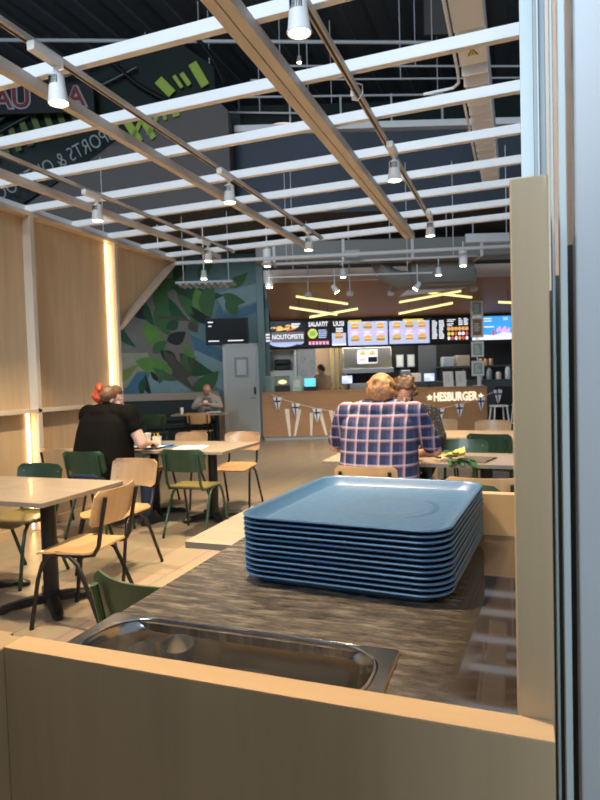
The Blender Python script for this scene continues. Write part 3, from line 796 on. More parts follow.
# ================================================================== PEOPLE
def remesh_build(mb, name, m, parent, voxel=0.010, smooth=4):
    o = mb.build(name + '_tmp', m)
    r = o.modifiers.new('r', 'REMESH'); r.mode = 'VOXEL'; r.voxel_size = voxel
    s = o.modifiers.new('s', 'SMOOTH'); s.iterations = smooth; s.factor = 0.5
    dg = bpy.context.evaluated_depsgraph_get()
    me = bpy.data.meshes.new_from_object(o.evaluated_get(dg))
    bpy.data.objects.remove(o)
    me.name = name; me.polygons.foreach_set('use_smooth', [True] * len(me.polygons))
    o = bpy.data.objects.new(name, me); COL.objects.link(o); o.parent = parent
    return o
def chain(mb, pts, rs, n=12):
    # tapered limb with rounded joints
    for a in range(len(pts) - 1):
        p, q = Vector(pts[a]), Vector(pts[a + 1])
        mb.tube([p, p.lerp(q, .33), p.lerp(q, .66), q], [rs[a], rs[a] * .70 + rs[a + 1] * .34, rs[a] * .30 + rs[a + 1] * .70, rs[a + 1]], n)
    for p, r in zip(pts, rs): mb.ball(p, r, nu=12, nv=8)
def head(mb, c, R3, s=1.0):
    def P(x, y, z): return Vector(c) + R3 @ Vector((x * s, y * s, z * s))
    mb.ball(P(0, -0.008, 0.025), (0.076 * s, 0.094 * s, 0.092 * s), R3, 20, 14)      # cranium
    mb.ball(P(0, 0.030, -0.035), (0.058 * s, 0.062 * s, 0.078 * s), R3, 16, 12)      # face and jaw
    mb.ball(P(0, 0.070, -0.088), (0.026 * s, 0.022 * s, 0.020 * s), R3)              # chin
    mb.ball(P(0, 0.098, -0.022), (0.012 * s, 0.018 * s, 0.024 * s), R3)              # nose
    mb.ball(P(0, 0.106, -0.036), (0.016 * s, 0.013 * s, 0.010 * s), R3)
    mb.ball(P(0, 0.088, -0.062), (0.024 * s, 0.012 * s, 0.009 * s), R3)              # lips
    for sx in (-1, 1):
        mb.ball(P(sx * 0.078, -0.004, -0.012), (0.009 * s, 0.020 * s, 0.032 * s), R3)
        mb.ball(P(sx * 0.040, 0.062, -0.032), (0.024 * s, 0.022 * s, 0.022 * s), R3)  # cheeks
        mb.ball(P(sx * 0.030, 0.080, 0.014), (0.024 * s, 0.010 * s, 0.008 * s), R3)   # brow
def face_bits(parent, c, R3, s=1.0, glasses=False, browm='brownhair'):
    def P(x, y, z): return Vector(c) + R3 @ Vector((x * s, y * s, z * s))
    for sx in (-1, 1):
        e = MB(); e.ball(P(sx * 0.030, 0.083, -0.004), (0.012 * s, 0.008 * s, 0.007 * s), R3, 10, 7)
        e.use(1).ball(P(sx * 0.030, 0.0895, -0.004), (0.005 * s, 0.003 * s, 0.005 * s), R3, 8, 5)
        e.build('eye', ['white', 'black'], parent)
    b = MB()
    for sx in (-1, 1): b.ball(P(sx * 0.031, 0.090, 0.018), (0.018 * s, 0.004 * s, 0.004 * s), R3, 8, 5)
    b.build('eyebrow', browm, parent)
    m = MB(); m.ball(P(0, 0.0985, -0.062), (0.020 * s, 0.004 * s, 0.004 * s), R3, 10, 5); m.build('mouth', 'red', parent)
    if glasses:
        g = MB()
        for sx in (-1, 1):
            g.tube([P(sx * 0.032 + 0.022 * math.cos(2 * PI * k / 14), 0.102, -0.004 + 0.016 * math.sin(2 * PI * k / 14)) for k in range(15)], 0.0028 * s, 6)
            g.tube([P(sx * 0.054, 0.101, 0.0), P(sx * 0.074, 0.06, 0.002), P(sx * 0.080, -0.002, 0.0)], 0.002 * s, 6)
        g.tube([P(-0.010, 0.103, -0.002), P(0.010, 0.103, -0.002)], 0.0022 * s, 6)
        g.build('spectacles', 'black', parent)
def hand(mb, w_, d, up, side, s=1.0, curl=0.6):
    # palm continuing the forearm from the wrist w_ along d; five separate fingers that curl away from 'up'
    d = Vector(d).normalized(); up = Vector(up); up = (up - d * up.dot(d)).normalized(); x = d.cross(up) * side
    R3 = Matrix((x, d, up)).transposed()
    pc = Vector(w_) + d * 0.045 * s
    mb.ball(pc, (0.040 * s, 0.052 * s, 0.017 * s), R3, 12, 8)
    for k, (ox, L) in enumerate(((-0.029, .062), (-0.010, .074), (0.010, .078), (0.029, .070))):
        p = Vector(w_) + d * 0.082 * s + x * ox * s; pts = [Vector(w_) + d * 0.05 * s + x * ox * .8 * s, p]; ang = 0
        for j in range(3):
            ang += curl * (0.5 + 0.25 * j)
            p = p + (d * math.cos(ang) - up * math.sin(ang)) * L * s * (0.42, 0.33, 0.25)[j]; pts.append(p)
        mb.tube(pts, [0.0095 * s, 0.0095 * s, 0.0088 * s, 0.008 * s, 0.007 * s], 8); mb.ball(pts[-1], 0.007 * s, nu=8, nv=5)
    b = Vector(w_) + d * 0.022 * s - x * 0.030 * s
    pts = [b, b + (-x * .7 + d * .6 - up * .3).normalized() * 0.035 * s, b + (-x * .7 + d * .6 - up * .3).normalized() * 0.035 * s + (d - up * .5).normalized() * .030 * s, b + (-x * .7 + d * .6 - up * .3).normalized() * 0.035 * s + (d - up * .5 + x * .5).normalized() * .055 * s]
    mb.tube(pts, [0.013 * s, 0.011 * s, 0.010 * s, 0.008 * s], 8); mb.ball(pts[-1], 0.008 * s, nu=8, nv=5)

def sitter(label, loc, rz, W=1.0, D=1.0, sh=1.10, lean=0.10, head_c=(0, 0.14, 1.27), head_rot=(0, 0, 0), hs=1.0, skin='skin', shirt='blacktee', pants='jeans', shoe='black',
           elbows=None, wrists=None, hdir=None, hup=(0, 0, 1), sleeve=0.9, long_sleeve=False, seat=0.45, glasses=False, vox=0.010, legs_fwd=0.42, armr=1.0, collar=True, curl=0.6):
    t = thing('person', label, 'person', loc, rz)
    Rh = Euler(head_rot).to_matrix(); hc = Vector(head_c)
    shx = 0.185 * W; chest = Vector((0, lean * 0.7, sh - 0.17)); neck = Vector((0, lean + 0.01, sh + 0.03))
    elbows = elbows or [(-0.30 * W, 0.15, 0.86), (0.30 * W, 0.15, 0.86)]
    wrists = wrists or [(-0.15, 0.38, 0.79), (0.15, 0.38, 0.79)]
    hdir = hdir or [(0.3, 1, 0), (-0.3, 1, 0)]
    b = MB(); head(b, hc, Rh, hs)
    chain(b, [neck, hc + Rh @ Vector((0, -0.015, -0.05)) * hs], [0.062, 0.056])
    b.ball((0, lean * .8, sh - 0.12), (0.17 * W, 0.10 * D, 0.17)); b.ball((0, 0.02, seat + 0.20), (0.16 * W, 0.12 * D, 0.22))
    for i, sx in enumerate((-1, 1)):
        S_ = (sx * shx, lean + 0.0, sh - 0.03); E_ = elbows[i]; W_ = wrists[i]
        chain(b, [S_, E_, W_], [0.052 * armr, 0.042 * armr, 0.027 * max(1, armr * .9)])
        hand(b, W_, hdir[i], hup, -sx, 1.0, curl)
        K = (sx * 0.15 * W, legs_fwd, seat + 0.055); A = (sx * 0.15 * W, legs_fwd - 0.03, 0.09)
        chain(b, [(sx * 0.10 * W, 0.02, seat + 0.09), K, A], [0.075, 0.052, 0.034])
    body = remesh_build(b, 'body', skin, t, vox)
    face_bits(body, hc, Rh, hs, glasses)
    s = MB()
    T0 = seat + 0.03
    def sect(f_, w2, d2, yo):
        z = T0 + (sh + 0.005 - T0) * f_
        return [(math.copysign(abs(math.cos(a)) ** .8, math.cos(a)) * w2 * W, yo + math.copysign(abs(math.sin(a)) ** .85, math.sin(a)) * d2 * D, z) for a in [2 * PI * k / 28 for k in range(28)]]
    s.loft([sect(f_, w2, d2, 0.03 + (lean * 1.0 - .03) * f_ ** 1.3) for f_, w2, d2 in ((0, .185, .14), (.10, .212, .165), (.30, .218, .165), (.50, .212, .150), (.70, .214, .135), (.85, .208, .118), (.94, .165, .095), (1.0, .09, .07))])
    for i, sx in enumerate((-1, 1)):
        S_ = Vector((sx * shx, lean, sh - 0.045)); E_ = Vector(elbows[i]); W_ = Vector(wrists[i])
        s.ball((sx * shx * .55, lean, sh - 0.005), (0.11 * W, 0.075 * D, 0.055), Euler((0, sx * 0.32, 0)).to_matrix())
        Q = S_.lerp(E_, min(1, sleeve))
        s.ball((0, lean - 0.03, sh - 0.03), (0.14 * W, 0.085 * D, 0.085), None, 18, 12)
        if long_sleeve: chain(s, [S_, E_, E_.lerp(W_, 0.92)], [0.075 * armr, 0.056 * armr, 0.040])
        else: chain(s, [S_, Q], [0.078 * armr, 0.064 * armr])
    if collar: chain(s, [neck - Vector((0, 0, .05)), neck + (hc - neck) * 0.16], [0.085, 0.070])
    so_ = remesh_build(s, 'shirt', shirt, t, vox, 5)
    p = MB(); p.ball((0, 0.02, seat + 0.09), (0.205 * W, 0.19 * D, 0.115), None, 18, 12)
    for sx in (-1, 1):
        K = (sx * 0.15 * W, legs_fwd, seat + 0.055); A = (sx * 0.15 * W, legs_fwd - 0.03, 0.12)
        chain(p, [(sx * 0.10 * W, 0.05, seat + 0.085), K, A], [0.095 * (0.5 + W * .5), 0.072, 0.055])
    remesh_build(p, 'trousers', pants, t, 0.014, 4)
    for sx in (-1, 1):
        q = MB(); q.loft([rrect(sx * 0.15 * W, legs_fwd + 0.04, 0.045, 0.13, 0.04, z, 5) for z in (0.0, 0.03)] + [rrect(sx * 0.15 * W, legs_fwd + 0.03, 0.038, 0.10, 0.036, 0.06, 5), rrect(sx * 0.15 * W, legs_fwd - 0.01, 0.036, 0.045, 0.034, 0.10, 5)])
        q.build('shoe', shoe, t)
    return t, body, hc, Rh
def hair(parent, name, m, balls, vox=0.008, rough=0.0, sm=2):
    mb = MB()
    for (c, r) in balls: mb.ball(c, r, nu=14, nv=10)
    o = remesh_build(mb, name, m, parent, vox, sm)
    if rough:
        for v in o.data.vertices:
            n_ = noise.noise(v.co * 38) + 0.6 * noise.noise(v.co * 80)
            v.co += v.normal * n_ * rough
    return o
# the man in the plaid shirt
t, bd, hc, Rh = sitter('broad man in a navy plaid shirt seated with his back to the camera', (-0.93, 4.02, 0), R(0), W=1.30, D=1.35, sh=1.17, lean=0.12, head_c=(0.01, 0.17, 1.285), head_rot=(R(-14), 0, R(-12)), hs=1.12,
    skin='skin', shirt='plaid', pants='jeans', elbows=[(-0.37, 0.22, 0.88), (0.37, 0.24, 0.85)], wrists=[(-0.18, 0.45, 0.79), (0.20, 0.44, 0.79)], sleeve=0.80, armr=1.15)
bl = [((0.01, 0.155, 1.318), (0.101, 0.114, 0.095)), ((0.01, 0.085, 1.28), (0.094, 0.058, 0.085))]
for k in range(46):
    a = random.uniform(0, 2 * PI); z = random.uniform(1.20, 1.385)
    rr_ = 0.098 * math.sqrt(max(0.05, 1 - ((z - 1.30) / 0.105) ** 2)); y = 0.14 + math.sin(a) * rr_ * 1.05; x = 0.01 + math.cos(a) * rr_
    if y > 0.20 and z < 1.30: continue
    bl.append(((x, y, z), random.uniform(0.012, 0.019)))
hair(bd, 'hair', 'gingerhair', bl, rough=0.004, sm=4)
# collar
cl = MB(); ring_o, ring_i, ring_t, ring_u = [], [], [], []
for k in range(24):
    a = 2 * PI * k / 24; ca, sa = math.cos(a), math.sin(a)
    ring_o.append((-0.005 + 0.098 * ca, 0.128 + 0.090 * sa, 1.165)); ring_t.append((0.005 + 0.080 * ca, 0.14 + 0.078 * sa, 1.215))
    ring_u.append((0.005 + 0.074 * ca, 0.14 + 0.072 * sa, 1.215)); ring_i.append((-0.005 + 0.080 * ca, 0.128 + 0.078 * sa, 1.165))
cl.loft([ring_o, ring_t, ring_u, ring_i], False, False); cl.build('shirt_collar', 'plaid', t)
# the person across from him
t, bd, hc, Rh = sitter('person with curly brown hair in a dark dotted top, facing the plaid man', (-0.94, 5.40, 0), R(180), W=1.12, D=1.1, sh=1.10, lean=0.12, head_c=(0.0, 0.22, 1.255), head_rot=(R(-42), 0, R(10)),
    shirt='dots', pants='black', elbows=[(-0.30, 0.22, 0.84), (0.30, 0.22, 0.84)], wrists=[(-0.12, 0.44, 0.79), (0.14, 0.42, 0.80)], sleeve=0.95)
bl = [((0.0, 0.195, 1.30), (0.092, 0.105, 0.090)), ((0, .265, 1.315), (.088, .07, .062)), ((.03, .30, 1.30), .045), ((-.04, .295, 1.30), .045)]
for k in range(40):
    a = random.uniform(0, 2 * PI); z = random.uniform(1.19, 1.375); rr_ = 0.098 * math.sqrt(max(0.05, 1 - ((z - 1.285) / 0.11) ** 2))
    y = 0.19 + math.sin(a) * rr_; x = math.cos(a) * rr_
    if y > 0.24 and z < 1.30: continue
    bl.append(((x, y, z), random.uniform(0.020, 0.030)))
hair(bd, 'hair', 'brownhair', bl, rough=0.007)
# the woman in black
t, bd, hc, Rh = sitter('heavy-set woman in a black T-shirt with a red hair bun, seated at the second table', (-3.68, 4.47, 0), R(-8), W=1.36, D=1.5, sh=1.145, lean=0.14, head_c=(0.02, 0.18, 1.248), head_rot=(R(-16), 0, R(-42)), hs=1.04,
    skin='skinpale', shirt='blacktee', pants='jeans', elbows=[(-0.37, 0.20, 0.86), (0.37, 0.18, 0.83)], wrists=[(-0.20, 0.50, 0.80), (0.22, 0.44, 0.80)], sleeve=0.42, armr=1.28)
bl = [((0.012, 0.155, 1.290), (0.090, 0.100, 0.090)), ((0.03, 0.20, 1.31), (0.080, 0.080, 0.070))]
hair(bd, 'hair', 'brownhair', bl, rough=0.003)
bl = [((-0.055, 0.11, 1.315), 0.062), ((-0.065, 0.10, 1.27), 0.060), ((-0.05, 0.09, 1.365), 0.036), ((-0.06, 0.085, 1.24), 0.034)]
for k in range(14): bl.append(((-0.06 + random.uniform(-.045, .04), 0.10 + random.uniform(-.04, .03), 1.32 + random.uniform(-.07, .06)), random.uniform(.018, .028)))
hair(bd, 'hair_bun', 'redhair', bl, rough=0.004, sm=4)
# the bald man at the rear
q = RP(-1.90, 12.22)
t, bd, hc, Rh = sitter('bald man in glasses and grey vest over a pale shirt, eating at the rear bench', q, YAW + PI, W=1.02, D=1.05, sh=1.06, lean=0.10, head_c=(0.0, 0.17, 1.20), head_rot=(R(-20), 0, 0), hs=1.05, skin='skin', shirt='lightcloth', pants='black',
    elbows=[(-0.27, 0.20, 0.86), (0.27, 0.20, 0.86)], wrists=[(-0.09, 0.36, 0.90), (0.09, 0.36, 0.90)], hdir=[(0.6, 0.6, 0.5), (-0.6, 0.6, 0.5)], long_sleeve=True, glasses=True, vox=0.011, curl=0.9)
v = MB(); v.ball((0, 0.09, 0.93), (0.190, 0.140, 0.175), None, 18, 12); v.ball((0, 0.06, 0.76), (0.20, 0.165, 0.19), None, 18, 12)
remesh_build(v, 'vest', 'greycloth', t, 0.012)
mb = MB(); mb.ball((0, 0, 0), (0.05, 0.035, 0.03)); 
tag(mb.build('burger', 'paper', loc=RP(-1.90, 11.82, 0.965), rot=(0, 0, YAW)), 'small wrapped burger held up by the bald man', 'burger')

# ================================================================== REAR WALL: mural, bench, door, television
mu = MB()
def mx(X, Y): return ((X - 298.6) / 41.15, 1.4 + (378.4 - .0295 * (X - 265) - Y) / 41.15)
def mc(u, v): return mx(110 + u / 3.75, 265 + v / 3.75)       # design grid of the painting
mm = [('m_grey', (0.24, 0.215, 0.18)), ('m_teal', (0.162, 0.266, 0.275)), ('m_blue', (0.085, 0.200, 0.290)), ('m_dgreen', (0.028, 0.095, 0.038)), ('m_green', (0.142, 0.304, 0.057)),
      ('m_olive', (0.247, 0.285, 0.067)), ('m_black', (0.023, 0.030, 0.023)), ('m_mid', (0.067, 0.162, 0.057)), ('m_aqua', (0.266, 0.399, 0.399)), ('m_brown', (0.104, 0.085, 0.057)), ('m_tan', (0.380, 0.361, 0.228))]
for n_, c_ in mm: M[n_] = mat('mural_paint_' + n_[2:], c_, 0.7, var=0.12, vscale=(4, 4, 4))
idx = {n_: i for i, (n_, c_) in enumerate(mm)}
def mpoly(pts, col, lv):
    y = 14.345 - 0.0006 * lv; mu.use(idx[col]); mu.add([(p[0], y, p[1]) for p in pts], [list(range(len(pts)))])
def blade(u, v, L, W_, ang, col, lv, bend=0.0):
    top, bot = [], []; n = 8
    for k in range(n + 1):
        f_ = k / n; wd = W_ / 2 * math.sin(PI * f_ ** 0.85) ; b_ = bend * math.sin(PI * f_) * L
        cx_ = u + math.cos(ang) * L * f_ - math.sin(ang) * b_; cy_ = v + math.sin(ang) * L * f_ + math.cos(ang) * b_
        top.append(mc(cx_ - math.sin(ang) * wd, cy_ + math.cos(ang) * wd)); bot.append(mc(cx_ + math.sin(ang) * wd, cy_ - math.cos(ang) * wd))
    mpoly(top + bot[::-1][1:-1], col, lv)
s0 = -7.9
mpoly([(s0, 1.0), (-0.97, 1.0), (-0.97, 4.38), (s0, 4.38)], 'm_grey', 0)
mpoly([mc(290, -110), mc(600, -110), mc(600, 490), mc(340, 490), mc(300, 250)], 'm_teal', 1)
mpoly([mc(400, 110), mc(600, 60), mc(600, 120), mc(520, 150), mc(430, 170)], 'm_aqua', 2)
mpoly([mc(420, 190), mc(600, 130), mc(600, 160), mc(450, 215)], 'm_blue', 2)
mpoly([mc(480, 330), mc(320, 320), mc(300, 400), mc(430, 480), mc(600, 480)], 'm_aqua', 2)
mpoly([mc(300, 260), mc(440, 330), mc(420, 365), mc(320, 320)], 'm_blue', 3)
mpoly([mc(20, 330), mc(140, 330), mc(170, 420), mc(20, 470)], 'm_tan', 2)
mpoly([mc(30, 400), mc(110, 370), mc(60, 430), mc(30, 450)], 'm_olive', 3)
mpoly([mc(35, 490), mc(100, 400), mc(150, 400), mc(110, 490)], 'm_blue', 4)
mpoly([mc(110, 490), mc(150, 410), mc(230, 420), mc(320, 490)], 'm_aqua', 4)
LV = 5
for (u, v, L, W_, a, c_, bd_) in (
    (150, 90, 150, 50, -10, 'm_mid', 0), (170, 100, 170, 70, 40, 'm_dgreen', .1), (240, 80, 200, 60, 10, 'm_dgreen', .1), (200, 60, 150, 60, 80, 'm_mid', .1),
    (260, 110, 150, 50, 60, 'm_mid', -.1), (330, 90, 150, 70, 70, 'm_green', 0), (390, 70, 150, 60, 95, 'm_mid', .1), (430, 110, 90, 45, 20, 'm_mid', .1), (440, 80, 100, 40, -30, 'm_mid', .1),
    (150, 60, 110, 40, 130, 'm_mid', 0), (190, 130, 160, 45, 70, 'm_mid', .15), (110, 130, 90, 50, 60, 'm_black', .2), (30, 225, 110, 32, 50, 'm_dgreen', .1), (50, 215, 80, 26, 100, 'm_dgreen', 0),
    (140, 140, 100, 30, 70, 'm_dgreen', .1), (170, 140, 120, 36, 60, 'm_mid', -.15), (310, 155, 130, 34, 30, 'm_black', .15), (305, 185, 110, 24, 15, 'm_black', .1), (180, 200, 150, 12, 6, 'm_brown', -.05),
    (135, 215, 130, 62, 55, 'm_green', .05), (300, 215, 50, 34, 50, 'm_brown', 0), (420, 150, 90, 26, 85, 'm_blue', .1), (215, 285, 80, 50, -25, 'm_black', .1),
    (215, 240, 60, 40, -40, 'm_dgreen', .1), (95, 360, 150, 62, 10, 'm_green', .05), (160, 330, 70, 40, -40, 'm_mid', 0), (190, 320, 90, 44, 50, 'm_black', -.1), (200, 320, 150, 40, 40, 'm_brown', .1),
    (230, 330, 160, 36, 60, 'm_brown', .1), (260, 330, 150, 60, 30, 'm_dgreen', .15), (220, 430, 130, 52, -40, 'm_brown', .1), (300, 470, 130, 60, -35, 'm_mid', .1), (290, 320, 90, 26, 80, 'm_mid', .2),
    (280, 290, 80, 22, 50, 'm_green', .2), (130, 410, 90, 22, 75, 'm_black', .1), (150, 400, 60, 20, 40, 'm_black', .1), (130, 420, 80, 26, 100, 'm_dgreen', .1), (160, 385, 110, 30, 25, 'm_mid', .1),
    (200, 390, 60, 22, 110, 'm_mid', 0), (450, 120, 80, 50, 70, 'm_mid', 0), (250, 60, 90, 40, -60, 'm_dgreen', 0), (340, 50, 90, 40, -50, 'm_mid', 0)):
    blade(u, v, L, W_, R(a), c_, LV, bd_); LV += 1
mo = rbuild(mu, 'wall_mural', [n_ for n_, c_ in mm]); struct(mo)
def rthing(name, label, cat, s, d, z=0.0, group=None): return thing(name, label, cat, RP(s, d, z), RZ, group)
# bench
bn = rthing('bench', 'long bench with dark upholstered back and beige panel under the leaf mural', 'bench', -4.2, 13.6)
MB().box(-3.0, 2.30, 0.45, 0.70, 0.0, 1.13).build('back_panel', 'benchbeige', bn, 0.006)
MB().box(-3.0, 2.25, 0.33, 0.45, 0.46, 0.96).build('back_cushion', 'darkcloth', bn, 0.03)
MB().box(-3.0, 2.25, -0.12, 0.40, 0.33, 0.47).build('seat_cushion', 'darkcloth', bn, 0.03)
MB().box(-3.0, 2.25, -0.06, 0.45, 0.0, 0.33).build('plinth', 'black', bn)
bn.location = RP(-4.2, 12.55 + 0.6)
# door
dr = struct(rbuild(MB().box(-1.84, -1.77, 14.28, 14.36, 0, 2.26).box(-1.02, -0.95, 14.28, 14.36, 0, 2.26).box(-1.84, -0.95, 14.28, 14.36, 2.19, 2.26), 'door_1', 'white', bevel=0.004))
rbuild(MB().box(-1.77, -1.02, 14.30, 14.345, 0.01, 2.19), 'leaf', 'doorgrey', dr, 0.003)
rbuild(MB().box(-1.56, -1.23, 14.285, 14.30, 1.44, 1.93).box(-1.51, -1.28, 14.28, 14.29, 1.50, 1.87), 'notice_frame', 'alugrey', dr, 0.003)
rbuild(MB().box(-1.51, -1.28, 14.276, 14.281, 1.50, 1.87), 'notice', 'paper', dr)
rbuild(MB().box(-1.11, -1.06, 14.275, 14.30, 1.02, 1.20), 'lock_plate', 'black', dr, 0.003)
h = MB(); h.tube([(-1.08, 14.30, 0.93), (-1.08, 14.25, 0.93), (-1.19, 14.25, 0.93)], 0.010, 8); rbuild(h, 'handle', 'chrome', dr)
# television
tv = rthing('television', 'black wall television above the grey door, showing a dark screen with small white text', 'television', -1.72, 14.25, 2.57)
MB().box(-0.51, 0.51, -0.03, 0.05, -0.31, 0.31).build('casing', 'black', tv, 0.006)
MB().box(-0.495, 0.495, -0.034, -0.030, -0.295, 0.295).build('screen', 'blackscreen', tv)
for q in ((-0.44, -0.32, 0.20, 0.225), (-0.43, -0.36, 0.11, 0.13), (-0.44, -0.18, -0.25, -0.228), (0.03, 0.40, -0.25, -0.228)):
    MB().box(q[0], q[1], -0.037, -0.034, q[2], q[3]).build('caption_line', 'e_white', tv)
# hanging panels under the rear ceiling
gl = rthing('ceiling_vent', 'flat grey slatted panel hung high in front of the leaf mural', 'vent', -1.6, 10.5, 3.06)
MB().box(-0.50, 0.50, -0.25, 0.25, 0.02, 0.06).build('frame', 'alugrey', gl, 0.004)
for k in range(8): MB().box(-0.44 + k * .11, -0.40 + k * .11, -0.23, 0.23, 0.0, 0.02).build('slat', 'pipe', gl)
for sx in (-1, 1): MB().tube([(sx * .4, 0, .06), (sx * .4, 0, 1.3)], 0.006, 6).build('hanger', 'pipe', gl)

# ================================================================== SERVICE COUNTER
sc_ = rthing('service_counter', 'long wood-fronted burger counter at the back of the hall', 'service counter', 1.7, 13.2)
MB().box(-2.55, 2.50, 0.0, 0.75, 0.07, 1.045).build('front', 'counterwood', sc_, 0.004)
MB().box(-2.56, 2.51, -0.02, 0.78, 1.045, 1.085).build('worktop', 'counterwood', sc_, 0.005)
MB().box(-2.52, 2.47, 0.03, 0.72, 0.0, 0.07).build('plinth', 'alugrey', sc_)
x = -2.06
for (sx, z1, lean, w_) in ((-2.00, .70, .05, .10), (-1.72, .68, -.12, .09), (-1.45, .60, -.02, .08), (-1.27, .68, .14, .09), (-1.02, .64, .10, .09), (-0.78, .66, -.12, .09), (-0.50, .66, .12, .09), (-0.25, .60, -.05, .08)):
    MB().add([(sx - lean * 0 - w_ / 2, -0.003, z1), (sx + w_ / 2, -0.003, z1), (sx + lean + w_ / 4, -0.003, 0.08), (sx + lean - w_ / 4, -0.003, 0.08), (sx - w_ / 2, 0.0, z1), (sx + w_ / 2, 0.0, z1), (sx + lean + w_ / 4, 0.0, 0.08), (sx + lean - w_ / 4, 0.0, 0.08)],
             [(0, 1, 2, 3), (7, 6, 5, 4), (0, 4, 5, 1), (1, 5, 6, 2), (2, 6, 7, 3), (3, 7, 4, 0)]).build('fries_graphic', 'cream', sc_)
# illuminated sign
sg = rthing('counter_sign', 'lit HESBURGER lettering between two stars on the counter front', 'sign', 3.48, 13.185, 0.86)
text_mesh('lettering', 'HESBURGER', 0.245, 'e_sign', sg, (0, -0.01, 0.0), ext=0.01, off=0.005, scale=(0.74, 1.10, 1))
for sx in (-0.575, 0.575):
    pts = []
    for k in range(10):
        r_ = 0.075 if k % 2 == 0 else 0.034; a = PI / 2 + k * PI / 5; pts.append((sx + r_ * math.cos(a), r_ * math.sin(a)))
    MB().prism(pts, 'y', -0.02, 0.0).build('star', 'e_sign', sg)
# bunting with small white flags bearing a blue cross
bt = rthing('flag_bunting', 'string of small white pennants with blue crosses looped along the counter front', 'bunting', 1.7, 13.12, 1.0)
def sag(u):          # u 0..1
    return 0.04 - 0.50 * 4 * u * (1 - u) * 0.98 + (-0.10 if 0 else 0) 
def sz(s):           # height of the string over the counter frontage, one loop from end to end
    u = (s + 2.33) / 5.1; return 0.04 - 0.52 * (4 * u * (1 - u)) ** 0.9 - 0.02 * u
mb = MB(); mb.tube([(s_, -0.0, sz(s_)) for s_ in [-2.33 + 5.1 * k / 40 for k in range(41)]], 0.006, 5); mb.build('string', 'white', bt)
for s_ in (-2.20, -1.80, -1.33, -0.86, 1.42, 1.86, 2.34, 2.72):
    z = sz(s_)
    f = MB(); f.prism([(s_ - .10, z), (s_ + .10, z - .005), (s_ + .015, z - .30), (s_ - .015, z - .30)], 'y', -0.006, 0.0)
    fo = f.build('pennant', 'white', bt)
    g = MB(); g.prism([(s_ - .036, z - .0), (s_ - .002, z - .0), (s_ + .012, z - .29), (s_ - .010, z - .29)], 'y', -0.009, -0.006); g.prism([(s_ - .078, z - .075), (s_ + .075, z - .075), (s_ + .060, z - .115), (s_ - .066, z - .115)], 'y', -0.009, -0.006)
    g.build('blue_cross', 'crossblue' if 'crossblue' in M else M.setdefault('crossblue', mat('flag_blue', (0.02, 0.04, 0.16), 0.6)), fo)

# ================================================================== MENU SCREENS
def screen(label, s0_, s1_, z0, z1, group=None):
    t = rthing('menu_screen', label, 'menu screen', (s0_ + s1_) / 2, 14.50, (z0 + z1) / 2, group)
    w_, h_ = (s1_ - s0_) / 2, (z1 - z0) / 2
    MB().box(-w_, w_, -0.01, 0.06, -h_, h_).build('casing', 'black', t, 0.004)
    return t, w_ - 0.012, h_ - 0.012
def burger_icon(mb, x, z, r, ib, il, im, y=-0.016):
    mb.use(ib); mb.prism([(x + r * math.cos(PI * k / 8), z + r * .15 + r * .75 * math.sin(PI * k / 8)) for k in range(9)], 'y', y, y + .003)
    mb.use(il).prism([(x - r, z + r * .12), (x + r, z + r * .12), (x + r * .9, z - r * .08), (x - r * .9, z - r * .08)], 'y', y, y + .003)
    mb.use(im).prism([(x - r * .92, z - r * .1), (x + r * .92, z - r * .1), (x + r * .92, z - r * .32), (x - r * .92, z - r * .32)], 'y', y, y + .003)
    mb.use(ib).prism([(x - r * .9, z - r * .34), (x + r * .9, z - r * .34), (x + r * .75, z - r * .62), (x - r * .75, z - r * .62)], 'y', y, y + .003)
def bars(mb, x0, x1, z0, z1, n, th=.5, seed=1, y=-.016):
    rnd = random.Random(seed); st = (z1 - z0) / n
    for k in range(n):
        z = z0 + st * (k + .5); xe = x0 + (x1 - x0) * rnd.uniform(.6, 1)
        mb.box(x0, xe, y, y + .002, z - st * th / 2, z + st * th / 2)
# 1 pick-up screen with salad bowl
t, w_, h_ = screen('leftmost menu screen with an orange salad bowl picture, behind the pick-up sign', -0.80, 0.20, 2.14, 2.79)
mb = MB(); mb.use(0)
for k in range(26):
    a = random.uniform(0, PI); r_ = random.uniform(.05, .26); x, z = math.cos(a) * r_ * 1.2 - .05, .08 + math.sin(a) * r_ * .55
    mb.use(random.choice((0, 0, 1, 2))); mb.prism([(x - .06, z - .015), (x + .06, z + random.uniform(-.03, .03)), (x + .05, z + .03), (x - .05, z + .02)], 'y', -.018 - k * .0002, -.012)
mb.use(3).prism([(.42 * math.cos(a) - .05, -.14 + .17 * math.sin(a)) for a in [PI + PI * k / 12 for k in range(13)]], 'y', -.015, -.012)
mb.use(3); mb.prism([(.34 + .10 * math.cos(2 * PI * k / 12), -.20 + .06 * math.sin(2 * PI * k / 12)) for k in range(12)], 'y', -.016, -.012)
mb.use(4); bars(mb, .14, .40, .16, .27, 2, .6, 3)
mb.build('display', ['e_orange', 'e_red', 'e_yellow', 'e_blue', 'e_white'], t)
